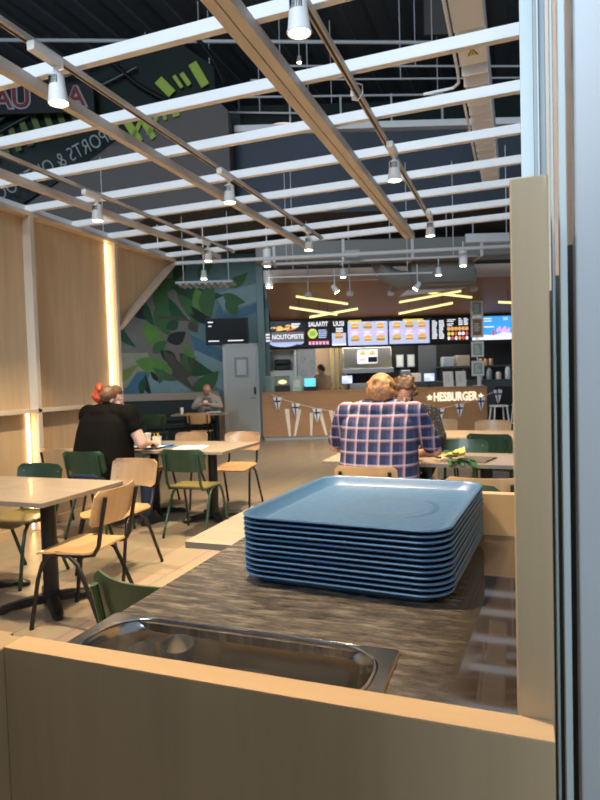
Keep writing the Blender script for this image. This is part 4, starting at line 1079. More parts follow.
# pick-up sign in front
ns = rthing('pickup_sign', 'grey NOUTOPISTE pick-up point sign in front of the leftmost menu screen', 'sign', -0.32, 14.25, 2.38)
MB().box(-0.32, 0.46, 0, 0.03, -0.12, 0.12).build('board', 'e_grey', ns, 0.003)
text_mesh('lettering', 'NOUTOPISTE', 0.15, 'e_white', ns, (0.07, -0.002, 0), off=0.002, scale=(0.84, 1, 1))
MB().box(-0.47, -0.35, 0, 0.03, -0.12, 0.12).build('emblem_panel', 'e_grey', ns, 0.003)
mb = MB(); mb.box(-0.455, -0.365, -0.004, 0, 0.055, 0.085).box(-0.455, -0.365, -0.004, 0, -0.015, 0.01).box(-0.455, -0.365, -0.004, 0, -0.09, -0.06); mb.build('emblem', 'e_white', ns)
for sx in (-.3, .4): MB().tube([(sx, .015, .12), (sx, .015, .62)], .006, 6).build('hanger', 'black', ns)
# 2 salads
t, w_, h_ = screen('black menu screen with SALAATIT lettering and a salad bowl', 0.21, 0.79, 2.13, 2.79)
text_mesh('lettering', 'SALAATIT', 0.15, 'e_white', t, (0, -.016, .225), off=.004, scale=(.72, 1, 1))
mb = MB(); mb.use(0); bars(mb, .0, .22, -.12, .10, 5, .55, 5); mb.use(1)
mb.prism([(-.14 + .11 * math.cos(2 * PI * k / 12 + .4) * (1 + .15 * (k % 2)), .0 + .12 * math.sin(2 * PI * k / 12 + .4)) for k in range(12)], 'y', -.015, -.011)
mb.use(2); mb.prism([(-.14 + .075 * math.cos(2 * PI * k / 12) * (1 + .25 * (k % 2)), .0 + .07 * math.sin(2 * PI * k / 12)) for k in range(12)], 'y', -.017, -.013)
mb.use(3)
for k in range(6): mb.box(-.24 + k * .085, -.18 + k * .085, -.016, -.012, -.27, -.20)
mb.use(4); mb.box(-.25, .26, -.014, -.012, -.20, -.185)
mb.build('display', ['e_blue', 'e_yellow', 'e_green', 'e_pink', 'e_red'], t)
# 3
t, w_, h_ = screen('narrow black menu screen with one large burger, between the salad and the price grids', 0.80, 1.20, 2.13, 2.78)
text_mesh('lettering', 'UUSI', 0.16, 'e_white', t, (0, -.016, .225), off=.004, scale=(.8, 1, 1))
mb = MB(); mb.use(3); bars(mb, -.07, .10, .02, .14, 2, .6, 2); mb.use(4).box(-.17, .17, -.014, -.012, -.28, .0); burger_icon(mb, 0, -.08, .11, 0, 1, 2); mb.use(3); mb.box(-.17, .17, -.016, -.012, -.30, -.26)
mb.build('display', ['e_orange', 'e_green', 'e_brown', 'e_white', 'e_blue'], t)
# 4, 5 burger grids
for (a, b_, lab, z0, z1) in ((1.21, 2.21, 'pale blue menu screen with six burgers, left of the two alike', 2.13, 2.78), (2.225, 3.235, 'pale blue menu screen with six burgers, right of the two alike', 2.14, 2.77)):
    t, w_, h_ = screen(lab, a, b_, z0, z1, None)
    mb = MB(); mb.use(4).box(-w_, w_, -.012, -.010, -h_, h_ - .05); mb.use(5).box(-w_, w_, -.013, -.010, -.03, .02)
    mb.use(6).box(-w_ + .02 if a < 2 else -.15, -.15 if a < 2 else w_ * .7, -.014, -.010, h_ - .06, h_ - .01)
    for k in range(3):
        for j in range(2): burger_icon(mb, -.31 + .31 * k, .14 - .30 * j, .105 + .01 * ((k + j) % 2), 0, 1 if (k + j) % 2 else 6, 2)
    mb.use(3)
    for k in range(3):
        for j in range(2): bars(mb, -.40 + .31 * k, -.22 + .31 * k, .21 - .30 * j, .25 - .30 * j, 1, .7, k + j, -.015)
    for k in range(3): bars(mb, -.38 + .31 * k, -.24 + .31 * k, -.03, .03, 2, .6, k, -.016)
    mb.build('display', ['e_orange', 'e_green', 'e_brown', 'e_white', 'e_blue', 'e_pink', 'e_yellow'], t)
# 6 price list
t, w_, h_ = screen('black menu screen with dense white price columns and rows of orange drinks', 3.25, 4.23, 2.16, 2.76)
mb = MB(); mb.use(0)
for c_ in range(2): bars(mb, -.45 + c_ * .17, -.31 + c_ * .17, -.22, .24, 11, .62, 11 + c_)
bars(mb, -.08, .16, .18, .26, 2, .5, 21); bars(mb, .20, .30, .10, .28, 4, .6, 23); bars(mb, .33, .44, .10, .28, 5, .6, 24); bars(mb, -.08, .10, .08, .16, 2, .5, 21)
for k in range(6):
    x = -.04 + k * .088
    mb.use(1); mb.prism([(x + .042 * math.cos(2 * PI * q / 10), .02 + .05 * math.sin(2 * PI * q / 10)) for q in range(10)], 'y', -.015, -.011)
    mb.use((2, 2, 3, 0, 0, 3)[k]); mb.prism([(x + .038 * math.cos(2 * PI * q / 10), -.10 + .045 * math.sin(2 * PI * q / 10)) for q in range(10)], 'y', -.015, -.011)
    mb.use((0, 3, 0, 1, 3, 0)[k]); mb.prism([(x + .034 * math.cos(2 * PI * q / 10), -.21 + .045 * math.sin(2 * PI * q / 10)) for q in range(10)], 'y', -.015, -.011)
mb.build('display', ['e_white', 'e_orange', 'e_yellow', 'e_red'], t)
# 7 blue screen
t, w_, h_ = screen('bright blue menu screen with pink and white shapes, rightmost', 4.26, 5.26, 2.17, 2.77)
mb = MB(); mb.use(0).box(-w_, w_, -.012, -.010, -h_, h_); mb.use(1).box(-w_, -w_ + .24, -.013, -.011, -h_, h_)
mb.use(1).prism([(-w_, -h_), (w_, -h_), (w_, -.14), (.3, -.10), (.05, -.18), (-.2, -.16)], 'y', -.014, -.011)
mb.use(2)
for k in range(7): mb.prism([(.14 + k * .045 + .03 * math.cos(2 * PI * q / 8), -.06 + .05 * math.sin(k * 2.1) + .06 * math.sin(2 * PI * q / 8)) for q in range(8)], 'y', -.016, -.012)
mb.use(3).prism([(.03 + .03 * math.cos(2 * PI * q / 8), -.12 + .08 * math.sin(2 * PI * q / 8)) for q in range(8)], 'y', -.017, -.013)
mb.use(1); bars(mb, -.2, .02, .14, .26, 2, .35, 5); bars(mb, .28, .40, .18, .26, 2, .35, 6); bars(mb, -.2, .12, -.0, .06, 1, .4, 9)
mb.build('display', ['e_sky', 'e_white', 'e_pink', 'e_red'], t)

# ================================================================== POSTERS ON THE STANDARD AT THE COUNTER
ps = rthing('poster_stand', 'slim white post on the counter carrying a column of framed posters', 'poster stand', 4.14, 13.66, 1.085)
MB().box(-0.012, 0.012, 0, 0.02, 0, 2.0).build('post', 'white', ps)
MB().box(-0.12, 0.12, -0.08, 0.08, 0.0, 0.012).build('foot', 'white', ps)
for z0, z1, mi, lab in ((2.69, 3.06, 'e_cyan', 'framed notice with a pale green picture'), (2.20, 2.67, 'seatwood', 'framed poster with a brown picture'), (1.75, 2.11, 'paper', 'plain white notice'), (1.31, 1.66, 'e_cyan', 'framed notice with a green picture')):
    z0 -= 1.085; z1 -= 1.085; zc = (z0 + z1) / 2
    o = MB().box(-0.145, 0.145, -0.02, 0.0, z0, z1).build('poster', 'paper', ps, 0.004, label=lab)
    MB().box(-0.10, 0.10, -0.023, -0.020, z0 + .05, z1 - .05).build('printed_picture', M.setdefault('ptint', mat('pale_teal_print', (0.30, 0.42, 0.42), .6)) if mi != 'seatwood' else 'tancloth', o)
    mb = MB(); bars(mb, -.07, .07, zc - .10, zc + .10, 5, .5, int(z0 * 10), -.026); mb.build('printed_lines', 'paper', o)

# ================================================================== COUNTER-TOP AND KITCHEN ITEMS
CT = 1.085
def rbox(name, label, cat, s0_, s1_, d0, d1, z0, z1, m, bevel=0.004, group=None):
    s_, d_ = (s0_ + s1_) / 2, (d0 + d1) / 2
    o = MB().box(s0_ - s_, s1_ - s_, d0 - d_, d1 - d_, 0, z1 - z0).build(name, m, None, bevel, loc=RP(s_, d_, z0), rot=(0, 0, RZ)); return tag(o, label, cat, group)
def till(s_, label):
    t = rthing('order_screen', label, 'till screen', s_, 13.62, CT)
    MB().box(-.05, .05, -.04, .04, 0, .012).build('foot', 'black', t); MB().tube([(0, .01, .01), (0, .01, .16)], .012, 8).build('stem', 'black', t)
    MB().box(-.13, .13, -.015, .015, .13, .33).build('casing', 'black', t, .004)
    d_ = MB(); d_.use(0).box(-.12, .12, -.018, -.015, .14, .32); d_.use(1).box(-.10, .02, -.020, -.018, .23, .30).box(.04, .10, -.020, -.018, .16, .24); d_.build('display', ['e_blue', 'e_white'], t)
till(1.10, 'till screen glowing blue on the counter, left of the plaid man')
till(3.00, 'till screen glowing blue on the counter above the start of the lit sign')
for a, lab in ((3.41, 'white notice standing on the counter, left one of the pair above the lit sign'), (3.70, 'white notice standing on the counter, right one of the pair above the lit sign')):
    t = rthing('table_notice', lab, 'notice', a, 13.45, CT); 
    q = MB(); q.prism([(0.0, 0.0), (0.012, 0.0), (0.082, .35), (0.07, .35)], 'x', -.115, .115).build('sheet', 'paper', t); MB().prism([(0.16, 0), (0.17, 0), (0.08, .34), (0.07, .34)], 'x', -.03, .03).build('prop', 'paper', t)
    mb = MB(); bars(mb, -.07, .07, .08, .28, 6, .25, 4, 0); 
    mb.T = None; mb.v = [Vector((p.x, p.y + p.z * .2 - .003, p.z)) for p in mb.v]; mb.build('printed_lines', 'alugrey', t)
# glass cases at the left end
t = rthing('display_case', 'small pale glass case at the left end of the counter', 'display case', -0.67, 13.5, CT)
MB().box(-.10, .10, -.12, .12, 0, .34).build('glass_body', 'tealglass', t, .006); MB().box(-.105, .105, -.125, .125, .34, .355).build('lid', 'white', t, .004)
t = rthing('heat_cabinet', 'warm-lit glass food cabinet with a black base on the counter', 'food cabinet', -0.39, 13.5, CT)
MB().box(-.17, .17, -.14, .14, 0, .14).build('base', 'black', t, .006)
MB().box(-.17, -.16, -.14, .14, .14, .36).box(.16, .17, -.14, .14, .14, .36).box(-.17, .17, .13, .14, .14, .36).box(-.17, .17, -.14, .14, .35, .36).build('glass_hood', 'tealglass', t)
MB().ball((0, 0, .22), (.10, .06, .05)).build('heat_lamp', 'e_heat', t)
t = rthing('dispenser', 'mint-coloured upright dispenser right of the food cabinet on the counter', 'dispenser', -0.06, 13.5, CT)
MB().box(-.115, .115, -.10, .10, 0, .34).build('body', M.setdefault('mint', mat('mint_plastic', (.42, .62, .55), .3)), t, .015); MB().box(-.07, .07, -.105, -.10, .10, .26).build('front_panel', 'paper', t)
t = rthing('condiment_display', 'low display glowing cyan on the counter in front of the patterned panel', 'display', 0.24, 13.5, CT)
MB().box(-.14, .14, -.05, .05, .0, .10).build('base', 'black', t, .005); MB().box(-.13, .13, -.03, .0, .10, .29).build('lit_panel', 'e_cyan', t, .004)
cy = MB().lathe([(.03, 0), (.042, .20), (.045, .205), (.045, .215), (.001, .216)]).build('paper_cup', 'paper', loc=RP(4.12, 13.45, CT)); tag(cy, 'tall white cup standing on the counter beneath the poster column', 'cup')
# foliage on the counter
t = rthing('potted_plant', 'small olive-green plant on the counter left of the poster column', 'plant', 3.82, 13.70, CT)
MB().lathe([(.05, 0), (.07, .14), (.075, .15), (.001, .14)]).build('pot', 'white', t)
mb = MB()
for k in range(26):
    a = random.uniform(0, 2 * PI); leafblade(mb, (0, 0, random.uniform(.14, .34)), random.uniform(.10, .2), .05, a, random.uniform(-1.1, .1))
mb.build('foliage', M.setdefault('drygreen', mat('olive_leaf', (.12, .13, .05), .6)), t)
# shelf niche with black bags
t = rthing('shelf_niche', 'white wall unit with an open shelf at the left end of the kitchen', 'shelf', -0.42, 14.9, 0)
MB().box(-.34, .36, -.10, .30, 1.05, 1.58).build('lower_panel', 'white', t, .004); MB().box(-.36, .36, -.12, .32, 2.09, 2.14).build('top_board', 'seatwood', t, .003)
MB().box(-.34, -.30, -.10, .30, 1.58, 2.09).box(.30, .36, -.10, .30, 1.58, 2.09).box(-.34, .36, .28, .30, 1.58, 2.09).build('surround', 'white', t)
for z_, lab in ((1.595, 'black folded bag at the bottom of the pair in the white shelf niche'), (1.735, 'black folded bag on top of the pair in the white shelf niche')):
    mb = MB(); mb.loft([rrect(0, 0, .17, .10, .05, 0, 4), rrect(0, 0, .205, .13, .06, .03, 4), rrect(0.01, 0, .20, .13, .06, .10, 4), rrect(0, 0, .18, .11, .05, .13, 4)])
    tag(mb.build('folded_bag', 'darkcloth', loc=RP(-.42, 14.95, z_), rot=(0, 0, RZ)), lab, 'bag')
# patterned panel
t = rthing('patterned_panel', 'white panel with grey line drawings behind the left of the counter', 'panel', 0.19, 14.7, 1.0)
MB().box(-.23, .23, 0, .03, 0, 1.14).build('board', 'white', t, .003)
for k in range(16):
    mb = MB(); cx_, cz_ = random.uniform(-.16, .16), random.uniform(.1, 1.05); r_ = random.uniform(.03, .07)
    mb.tube([(cx_ + r_ * math.cos(2 * PI * q / 10), -.002, cz_ + r_ * 1.3 * math.sin(2 * PI * q / 10)) for q in range(11)], .003, 4)
    mb.build('line_drawing', 'alugrey', t)
rbox('partition', 'tan partition behind the staff member', 'partition', .45, .85, 15.7, 15.8, 0, 2.5, M.setdefault('tanwall', mat('tan_wall', (.42, .30, .20), .6)))
t = rthing('pillar', 'yellowish tiled pillar with upright pipes right of the staff member', 'pillar', 1.02, 15.3, 0)
MB().box(-.2, .24, 0, .3, 0, 2.6).build('shaft', M.setdefault('yel', mat('yellow_tile', (.50, .38, .16), .4)), t, .01)
for sx in (-.1, .03, .15): MB().tube([(sx, -.03, 0), (sx, -.03, 2.5)], .018, 8).build('pipe', 'chrome', t)
# extractor hood and hot line
t = rthing('extractor_hood', 'steel extractor unit with a lit menu picture in the middle of the kitchen', 'extractor hood', 1.75, 15.0, 0)
MB().prism([(0, 1.60), (.6, 1.60), (.6, 2.12), (.15, 2.12)], 'x', -.62, .62).build('canopy', 'steel', t, .01)
MB().box(-.64, .65, -.06, .62, 1.46, 1.58).build('shelf', 'steel', t, .006)
d_ = MB(); d_.use(0).box(-.25, .25, -.012, 0, 1.72, 2.05); d_.use(1).box(.01, .24, -.016, -.012, 1.73, 1.87); burger_icon(d_, -.12, 1.96, .08, 2, 3, 4, -.018); burger_icon(d_, .12, 1.96, .08, 2, 3, 4, -.018); d_.use(5).box(-.22, -.04, -.016, -.012, 1.76, 1.84)
d_.build('lit_picture', ['e_white', 'black', 'e_orange', 'e_green', 'e_brown', 'e_pink'], t)
for sx in (-.5, .45):
    m_ = MB(); m_.box(sx - .10, sx + .10, .1, .4, 1.60, 1.70); m_.build('heat_tray', 'black', t, .01)
rbox('kitchen_counter', 'steel preparation counter under the extractor unit', 'counter', 1.28, 2.45, 14.9, 15.6, 0.0, 1.20, 'steel')
for k, (a, b_, h_, m_, lab) in enumerate(((2.6, 2.85, .30, 'steel', 'steel machine on the back bench, left of the pair of pale pans'), (2.9, 3.12, .22, 'cream', 'pale pan on the back bench beside the steel column door'), (3.70, 3.98, .24, 'alugrey', 'grey box on the back shelf above the plant'), (4.05, 4.38, .27, 'benchbeige', 'beige box on the back shelf, left of the poster column'))):
    z_ = 1.20 if k < 2 else 1.57
    rbox('kitchen_machine' if k == 0 else ('storage_pan' if k == 1 else 'storage_box'), lab, 'kitchen item', a, b_, 15.1, 15.4, z_, z_ + h_, m_, .01)
rbox('back_bench', 'dark kitchen bench along the right half of the kitchen', 'bench', 2.5, 5.9, 14.95, 15.55, 0, 1.20, 'darksteel')
sh = rthing('wall_shelf', 'dark shelf carrying boxes and jars at the back right of the kitchen', 'shelf', 4.6, 15.35, 1.53)
MB().box(-1.0, 1.2, -.25, .3, 0, .04).build('board', 'darksteel', sh, .004)
for sx in (-.9, 1.1): MB().box(sx - .02, sx + .02, -.2, .25, -.30, 0).build('bracket', 'black', sh)
jl = ('amber jar on the back shelf right of the posters, leftmost of three', 'amber jar on the back shelf right of the posters, middle of three', 'amber jar on the back shelf right of the posters, rightmost of three')
for k in range(3):
    mb = MB(); mb.lathe([(.05, 0), (.055, .02), (.055, .15), (.04, .17)], n=12); mb.use(1).lathe([(.045, .17), (.045, .20), (.001, .20)], n=12)
    tag(mb.build('jar', ['seatwood', 'black'], loc=RP(4.72 + k * .13, 15.3, 1.57)), jl[k], 'jar')
for k, (a, z_, h_, m_) in enumerate(((4.66, 1.2, .22, 'benchbeige'), (4.88, 1.2, .30, 'alugrey'), (5.12, 1.2, .2, 'cream'), (5.36, 1.2, .33, 'white'))):
    mb = MB(); mb.lathe([(.06, 0), (.07, .02), (.07, h_ * .8), (.045, h_ * .9), (.045, h_)], n=12)
    tag(mb.build('container', m_, loc=RP(a, 15.15, z_)), ('beige squat container on the kitchen bench, right of the posters', 'tall grey container on the kitchen bench', 'low cream container on the kitchen bench', 'tall white container on the kitchen bench, farthest right')[k], 'container')
rbox('cold_store_door', 'grey steel cold-store door behind the counter', 'steel door', 3.17, 3.64, 15.6, 15.66, 0, 2.45, 'darksteel')
fr = rthing('wall_frame', 'framed notice on the dark kitchen wall, left of the pair', 'frame', 2.72, 15.88, 1.76)
MB().box(-.10, .10, 0, .02, -.17, .17).build('frame', 'alugrey', fr, .003); MB().box(-.075, .075, -.003, 0, -.14, .14).build('sheet', 'doorgrey', fr)
f2 = dup(fr, RP(3.02, 15.88, 1.76), None, 'framed notice on the dark kitchen wall, right of the pair')
for (s_, z_) in ((2.55, 0), (2.48, 0)): pass
# staff member
t, bd, hc, Rh = sitter('staff member in a tan uniform with dark hair, standing turned away behind the counter', RP(0.60, 14.35), YAW + R(35), W=.95, D=1.0, sh=1.42, lean=0.06, head_c=(0.0, 0.13, 1.60), head_rot=(R(-15), 0, 0), shirt='tancloth', pants='black',
    elbows=[(-0.27, 0.12, 1.16), (0.27, 0.12, 1.16)], wrists=[(-0.14, 0.34, 1.12), (0.14, 0.34, 1.12)], seat=0.80, legs_fwd=0.03, vox=0.012)
bl = [((0.0, 0.115, 1.63), (.086, .100, .085)), ((0, .03, 1.60), .06), ((0, 0.0, 1.55), .035)]
hair(bd, 'hair', M.setdefault('darkhair', mat('dark_brown_hair', (.035, .02, .014), .5)), bl, rough=.003)

# pale bar stools and black podium at the right
def stool(s_, d_, label):
    t = rthing('bar_stool', label, 'stool', s_, d_)
    MB().loft([rrect(0, 0, .17, .17, .05, z, 4) for z in (.63, .665)]).build('seat', 'white', t, .004)
    for sx in (-1, 1):
        for sy in (-1, 1): MB().tube([(sx * .13, sy * .13, .63), (sx * .19, sy * .19, 0)], .016, 8).build('leg', 'white', t)
    MB().tube([(-.165, -.165, .25), (.165, -.165, .25), (.165, .165, .25), (-.165, .165, .25), (-.165, -.165, .25)], .010, 6).build('foot_ring', 'white', t)
stool(4.36, 12.9, 'white stool at the right end of the counter, left of two'); stool(4.85, 12.9, 'white stool at the right end of the counter, right of two')
rbox('podium', 'black box unit behind the white stools at the right', 'podium', 4.62, 5.1, 13.5, 13.9, 0, 1.05, 'black')

# ================================================================== LIGHT TUBES UNDER THE SOFFIT
def tube_light(a, b_, d0, d1, label):
    t = rthing('light_tube', label, 'light tube', 0, 13.0, 0)
    d0 -= 13; d1 -= 13
    MB().tube([(a[0], d0, a[1]), (b_[0], d1, b_[1])], .022, 10).build('lamp', 'tube', t)
    p, q = Vector((a[0], d0, a[1])), Vector((b_[0], d1, b_[1]))
    MB().tube([p + Vector((0, 0, .03)), q + Vector((0, 0, .03))], .012, 6).build('carrier', 'white', t)
    for f_ in (.2, .8):
        r_ = p.lerp(q, f_); MB().tube([r_ + Vector((0, 0, .03)), Vector((r_.x, r_.y, 3.38 - (r_.y + 0.75) * .245 - .002))], .004, 5).build('wire', 'black', t)
tube_light((-0.02, 3.16), (1.12, 2.99), 12.9, 13.1, 'yellow-white light tube, upper one of the left cluster over the counter')
tube_light((-0.17, 2.95), (0.88, 2.76), 13.1, 13.1, 'yellow-white light tube, lower one of the left cluster over the counter')
tube_light((0.27, 2.73), (1.36, 2.90), 13.2, 13.3, 'yellow-white light tube crossing the lower left one over the counter')
tube_light((2.24, 2.98), (3.55, 3.16), 13.0, 12.8, 'yellow-white light tube, upper slanting one of the right cluster')
tube_light((2.24, 2.74), (3.44, 2.94), 13.1, 13.1, 'yellow-white light tube, lowest of the right cluster')
tube_light((2.86, 3.16), (3.84, 3.04), 12.9, 13.0, 'yellow-white light tube crossing the upper one of the right cluster')
tube_light((4.42, 2.92), (5.5, 2.84), 13.0, 13.0, 'yellow-white light tube at the far right beside the side board')
light('AREA', 'kitchen_light', RP(2.0, 14.9, 2.75), 130, (1.0, 0.93, 0.82), (0, 0, RZ), 5, 0.8)
light('AREA', 'counter_wash', RP(1.8, 12.6, 3.3), 90, (1.0, 0.85, 0.62), (R(-15), 0, RZ), 5, 0.4)

# ================================================================== RAILS, DUCTS AND SMALL SPOTS IN FRONT OF THE KITCHEN
def rail(name, label, cat, a, b_, d, r, m, d1=None):
    t = thing(name, label, cat, RP(0, d), RZ); d = 0
    MB().tube([(a[0], 0, a[1]), (b_[0], 0, b_[1])], r, 10).build('tube', m, t)
    for s_ in (a[0] + .4, b_[0] - .4): MB().tube([(s_, d, a[1] + (b_[1] - a[1]) * (.1 if s_ < 0 else .9)), (s_, d, 4.8)], .006, 5).build('suspension_rod', 'pipe', t)
    return t
rail('ceiling_rail', 'thick white lighting rail running across just beyond the lattice', 'rail', (-3.3, 3.15), (3.6, 3.30), 9.0, .028, 'pipe')
rail('ceiling_rail', 'thinner white rail just below the thick one beyond the lattice', 'rail', (-0.55, 3.24), (2.95, 3.28), 9.6, .020, 'pipe')
rail('ceiling_rail', 'thin white rail, third down, in front of the black band', 'rail', (-0.45, 3.03), (2.2, 3.03), 9.6, .014, 'pipe')
dk = rthing('air_duct', 'long grey rectangular air duct in the dark zone over the counter', 'duct', 1.6, 10.3, 3.42)
MB().box(-2.3, 3.6, 0, .45, 0.0, .34).build('duct_body', 'ductgrey', dk, .02)
for k in range(5): MB().box(-2.0 + k * 1.2, -1.95 + k * 1.2, -.015, .465, -.015, .355).build('flange', 'pipe', dk, .004)
rd = rthing('air_duct', 'rounded grey duct elbow hanging above the right light tubes', 'duct', 1.9, 11.0, 3.2)
mb = MB(); mb.tube([(-.35, .0, .45), (-.33, 0, .25), (-.22, 0, .05), (0, 0, -.05), (.3, 0, -.06), (1.4, 0, -.04)], .17, 16); mb.build('duct_body', 'ductgrey', rd)
MB().box(.2, 1.35, -.2, .2, -.14, .30).build('plenum', 'ductgrey', rd, .01)
rbox('access_panel', 'light grey lattice junction panel high on the right under the white beams', 'panel', 2.55, 3.2, 8.88, 8.94, 3.34, 3.47, 'pipe')
rbox('junction_box', 'light grey junction box above the white rail in the middle', 'junction box', .76, .99, 9.2, 9.35, 3.17, 3.35, 'alugrey')
fp = rthing('flat_lamp', 'flat pale lamp blade hanging at the right above the light tubes', 'lamp', 2.55, 11.2, 2.98)
MB().prism([(-.6, -.10), (.62, .02), (.62, .05), (-.45, .02)], 'y', -.12, .12).build('blade', 'pipe', fp, .004); MB().tube([(.3, 0, .03), (.3, 0, 1.43)], .008, 6).build('rod', 'pipe', fp)
def small_spot(s_, d, z, label, tx=0.0, cylb=False, top=None, power=85):
    t = rthing('ceiling_spotlight', label, 'spotlight', s_, d, z)
    Rm = Euler((0, tx, 0)).to_matrix()
    mb = MB()
    if cylb: mb.lathe([(.062, -.13), (.065, -.12), (.065, .13), (.055, .14)], n=18)
    else: mb.lathe([(.055, -.07), (.052, -.05), (.038, .06), (.03, .07)], n=16, R=Rm)
    hb = mb.build('lamp_head', 'lampwhite', t)
    g = MB(); g.lathe([(.0005, -.138 if cylb else -.078), (.045, -.136 if cylb else -.076), (.045, -.13 if cylb else -.07), (.0005, -.13 if cylb else -.068)], n=14, R=None if cylb else Rm); g.build('lens', 'glow', hb)
    if power:
        lo = light('SPOT', 'spot_beam', (0, 0, 0), power, (1.0, 0.80, 0.55), (0.35, tx, 0), 0.05, spot=R(110), blend=0.8); lo.location = (0, 0, -.16); lo.parent = t
    MB().tube([(0, 0, .13 if cylb else .06), (0, 0, (top or 3.16) - z)], .008, 6).build('stem', 'lampwhite', t)
    return t
small_spot(-1.48, 9.5, 3.09, 'small spotlight in front of the mural, under the wall-side track end', top=3.9)
small_spot(-2.20, 9.5, 3.06, 'tilted small spotlight beside the birch gable', .7, top=3.9)
small_spot(-0.45, 9.3, 3.28, 'white cylinder lamp above another one, left of the kitchen', cylb=True, top=3.9)
small_spot(-0.45, 9.8, 3.03, 'white cylinder lamp below the other, left of the kitchen', cylb=True, top=3.2)
small_spot(2.62, 9.3, 3.20, 'white cylinder lamp on the thin rail at the right', cylb=True, top=3.45)
small_spot(.78, 9.9, 3.12, 'small spotlight in the middle over the kitchen, upper of a close pair', top=3.4)
small_spot(.66, 10.3, 2.92, 'small spotlight in the middle over the kitchen, lower tilted one of the pair', -.6, top=3.25)
small_spot(2.40, 10.0, 3.12, 'small spotlight under the grey duct on the right', top=3.35)
small_spot(2.10, 10.3, 2.93, 'small tilted spotlight left of the one under the grey duct', .6, top=3.3)
labs = ('leftmost', 'second from the left', 'middle', 'second from the right', 'rightmost')
for k, (s_, z) in enumerate(((.22, 2.98), (1.03, 2.98), (1.83, 2.97), (2.65, 3.03), (3.44, 3.0))):
    t = rthing('pendant_sensor', 'small grey pendant head on a thin rod, %s of five' % labs[k], 'pendant', s_, 11.5, z, 'pendant heads over the counter')
    MB().tube([(0, 0, .04), (0, 0, 4.42 - z)], .012, 6).build('rod', 'pipe', t)
    MB().lathe([(.03, .07), (.065, .05), (.075, 0), (.06, -.03), (.001, -.035)], n=14).build('head', 'pipe', t)

# ================================================================== MALL BEYOND AND ABOVE
# escalator at upper left: brown cladding, glass balustrades, black handrails
es = rthing('escalator', 'escalator with brown cladding and black handrails rising at the upper left', 'escalator', -3.0, 10.2, 5.0)
def rel(pts): return [(p[0] + 3.0, p[1] - 5.0) for p in pts]
MB().prism(rel([(-1.08, 6.0), (-1.30, 6.22), (-1.62, 6.28), (-2.05, 6.16), (-2.65, 5.8), (-3.88, 4.97), (-5.6, 3.9), (-5.6, 3.2), (-4.4, 3.2), (-2.6, 4.2), (-1.08, 4.45)]), 'y', 0.06, 1.6).build('cladding', 'brownpanel', es, .01)
def rail_(pts, y, r=.04): return MB().tube([(p[0] + 3.0, y, p[1] - 5.0) for p in pts], r, 8)
def arc(pts, n=6):     # smooth a polyline
    out = []
    for i in range(len(pts) - 1):
        p0 = pts[max(0, i - 1)]; p1 = pts[i]; p2 = pts[i + 1]; p3 = pts[min(len(pts) - 1, i + 2)]
        for k in range(n):
            t_ = k / n
            out.append(tuple(.5 * ((2 * p1[j]) + (-p0[j] + p2[j]) * t_ + (2 * p0[j] - 5 * p1[j] + 4 * p2[j] - p3[j]) * t_ * t_ + (-p0[j] + 3 * p1[j] - 3 * p2[j] + p3[j]) * t_ ** 3) for j in (0, 1)))
    return out + [pts[-1]]
rail_(arc([(-5.6, 5.9), (-4.6, 6.25), (-3.7, 6.62), (-2.7, 7.02), (-2.0, 7.26), (-1.6, 7.18), (-1.3, 6.8), (-1.12, 6.4)]), -.06).build('handrail', 'handrail', es)
rail_(arc([(-5.6, 5.6), (-4.6, 6.1), (-3.9, 6.6), (-3.5, 6.92), (-3.1, 6.88), (-2.6, 6.45), (-2.1, 6.15)]), -.03).build('handrail', 'handrail', es)
rail_(arc([(-5.8, 5.2), (-4.8, 5.8), (-4.0, 6.15), (-3.3, 6.4), (-2.6, 6.72)]), -.03, .03).build('handrail', 'handrail', es)
g = MB(); g.prism(rel([(-5.6, 4.0), (-3.88, 5.0), (-2.05, 6.15), (-1.3, 6.2), (-1.3, 6.75), (-1.9, 7.18), (-2.8, 6.95), (-5.6, 5.85)]), 'y', .08, .11); g.build('glass_balustrade', 'darkglass', es)
# mirrored lettering seen from behind, following the slope
sl = math.atan2(5.65 - 4.62, -3.06 + 5.18)
o = rthing('glass_lettering', 'pale SPORTS & OUTDOOR lettering seen from behind on the escalator glass', 'lettering', -4.08, 10.05, 5.07)
tx = text_mesh('lettering', 'SPORTS & OUTDOOR', 0.34, 'lettergrey', o, (0, 0, 0), rot=(PI / 2, -sl, 0), ext=.008, off=-.004, scale=(-0.72, 1.0, 1))
g = rthing('shop_sign', 'large red letters with pale outline on the shopfront at the upper left', 'sign', -4.38, 9.93, 6.14)
for (bd_, x, s_) in (('AU', -.24, .44), ('A', .82, .44)):
    text_mesh('letter_outline', bd_, s_, 'lettergrey', g, (x, .02, -.0), ext=.01, off=.03); text_mesh('letter', bd_, s_, 'red', g, (x, 0, 0), ext=.02, off=.004)
MB().box(-.9, 1.1, .04, .1, -.22, .24).build('backboard', 'blackscreen', g)
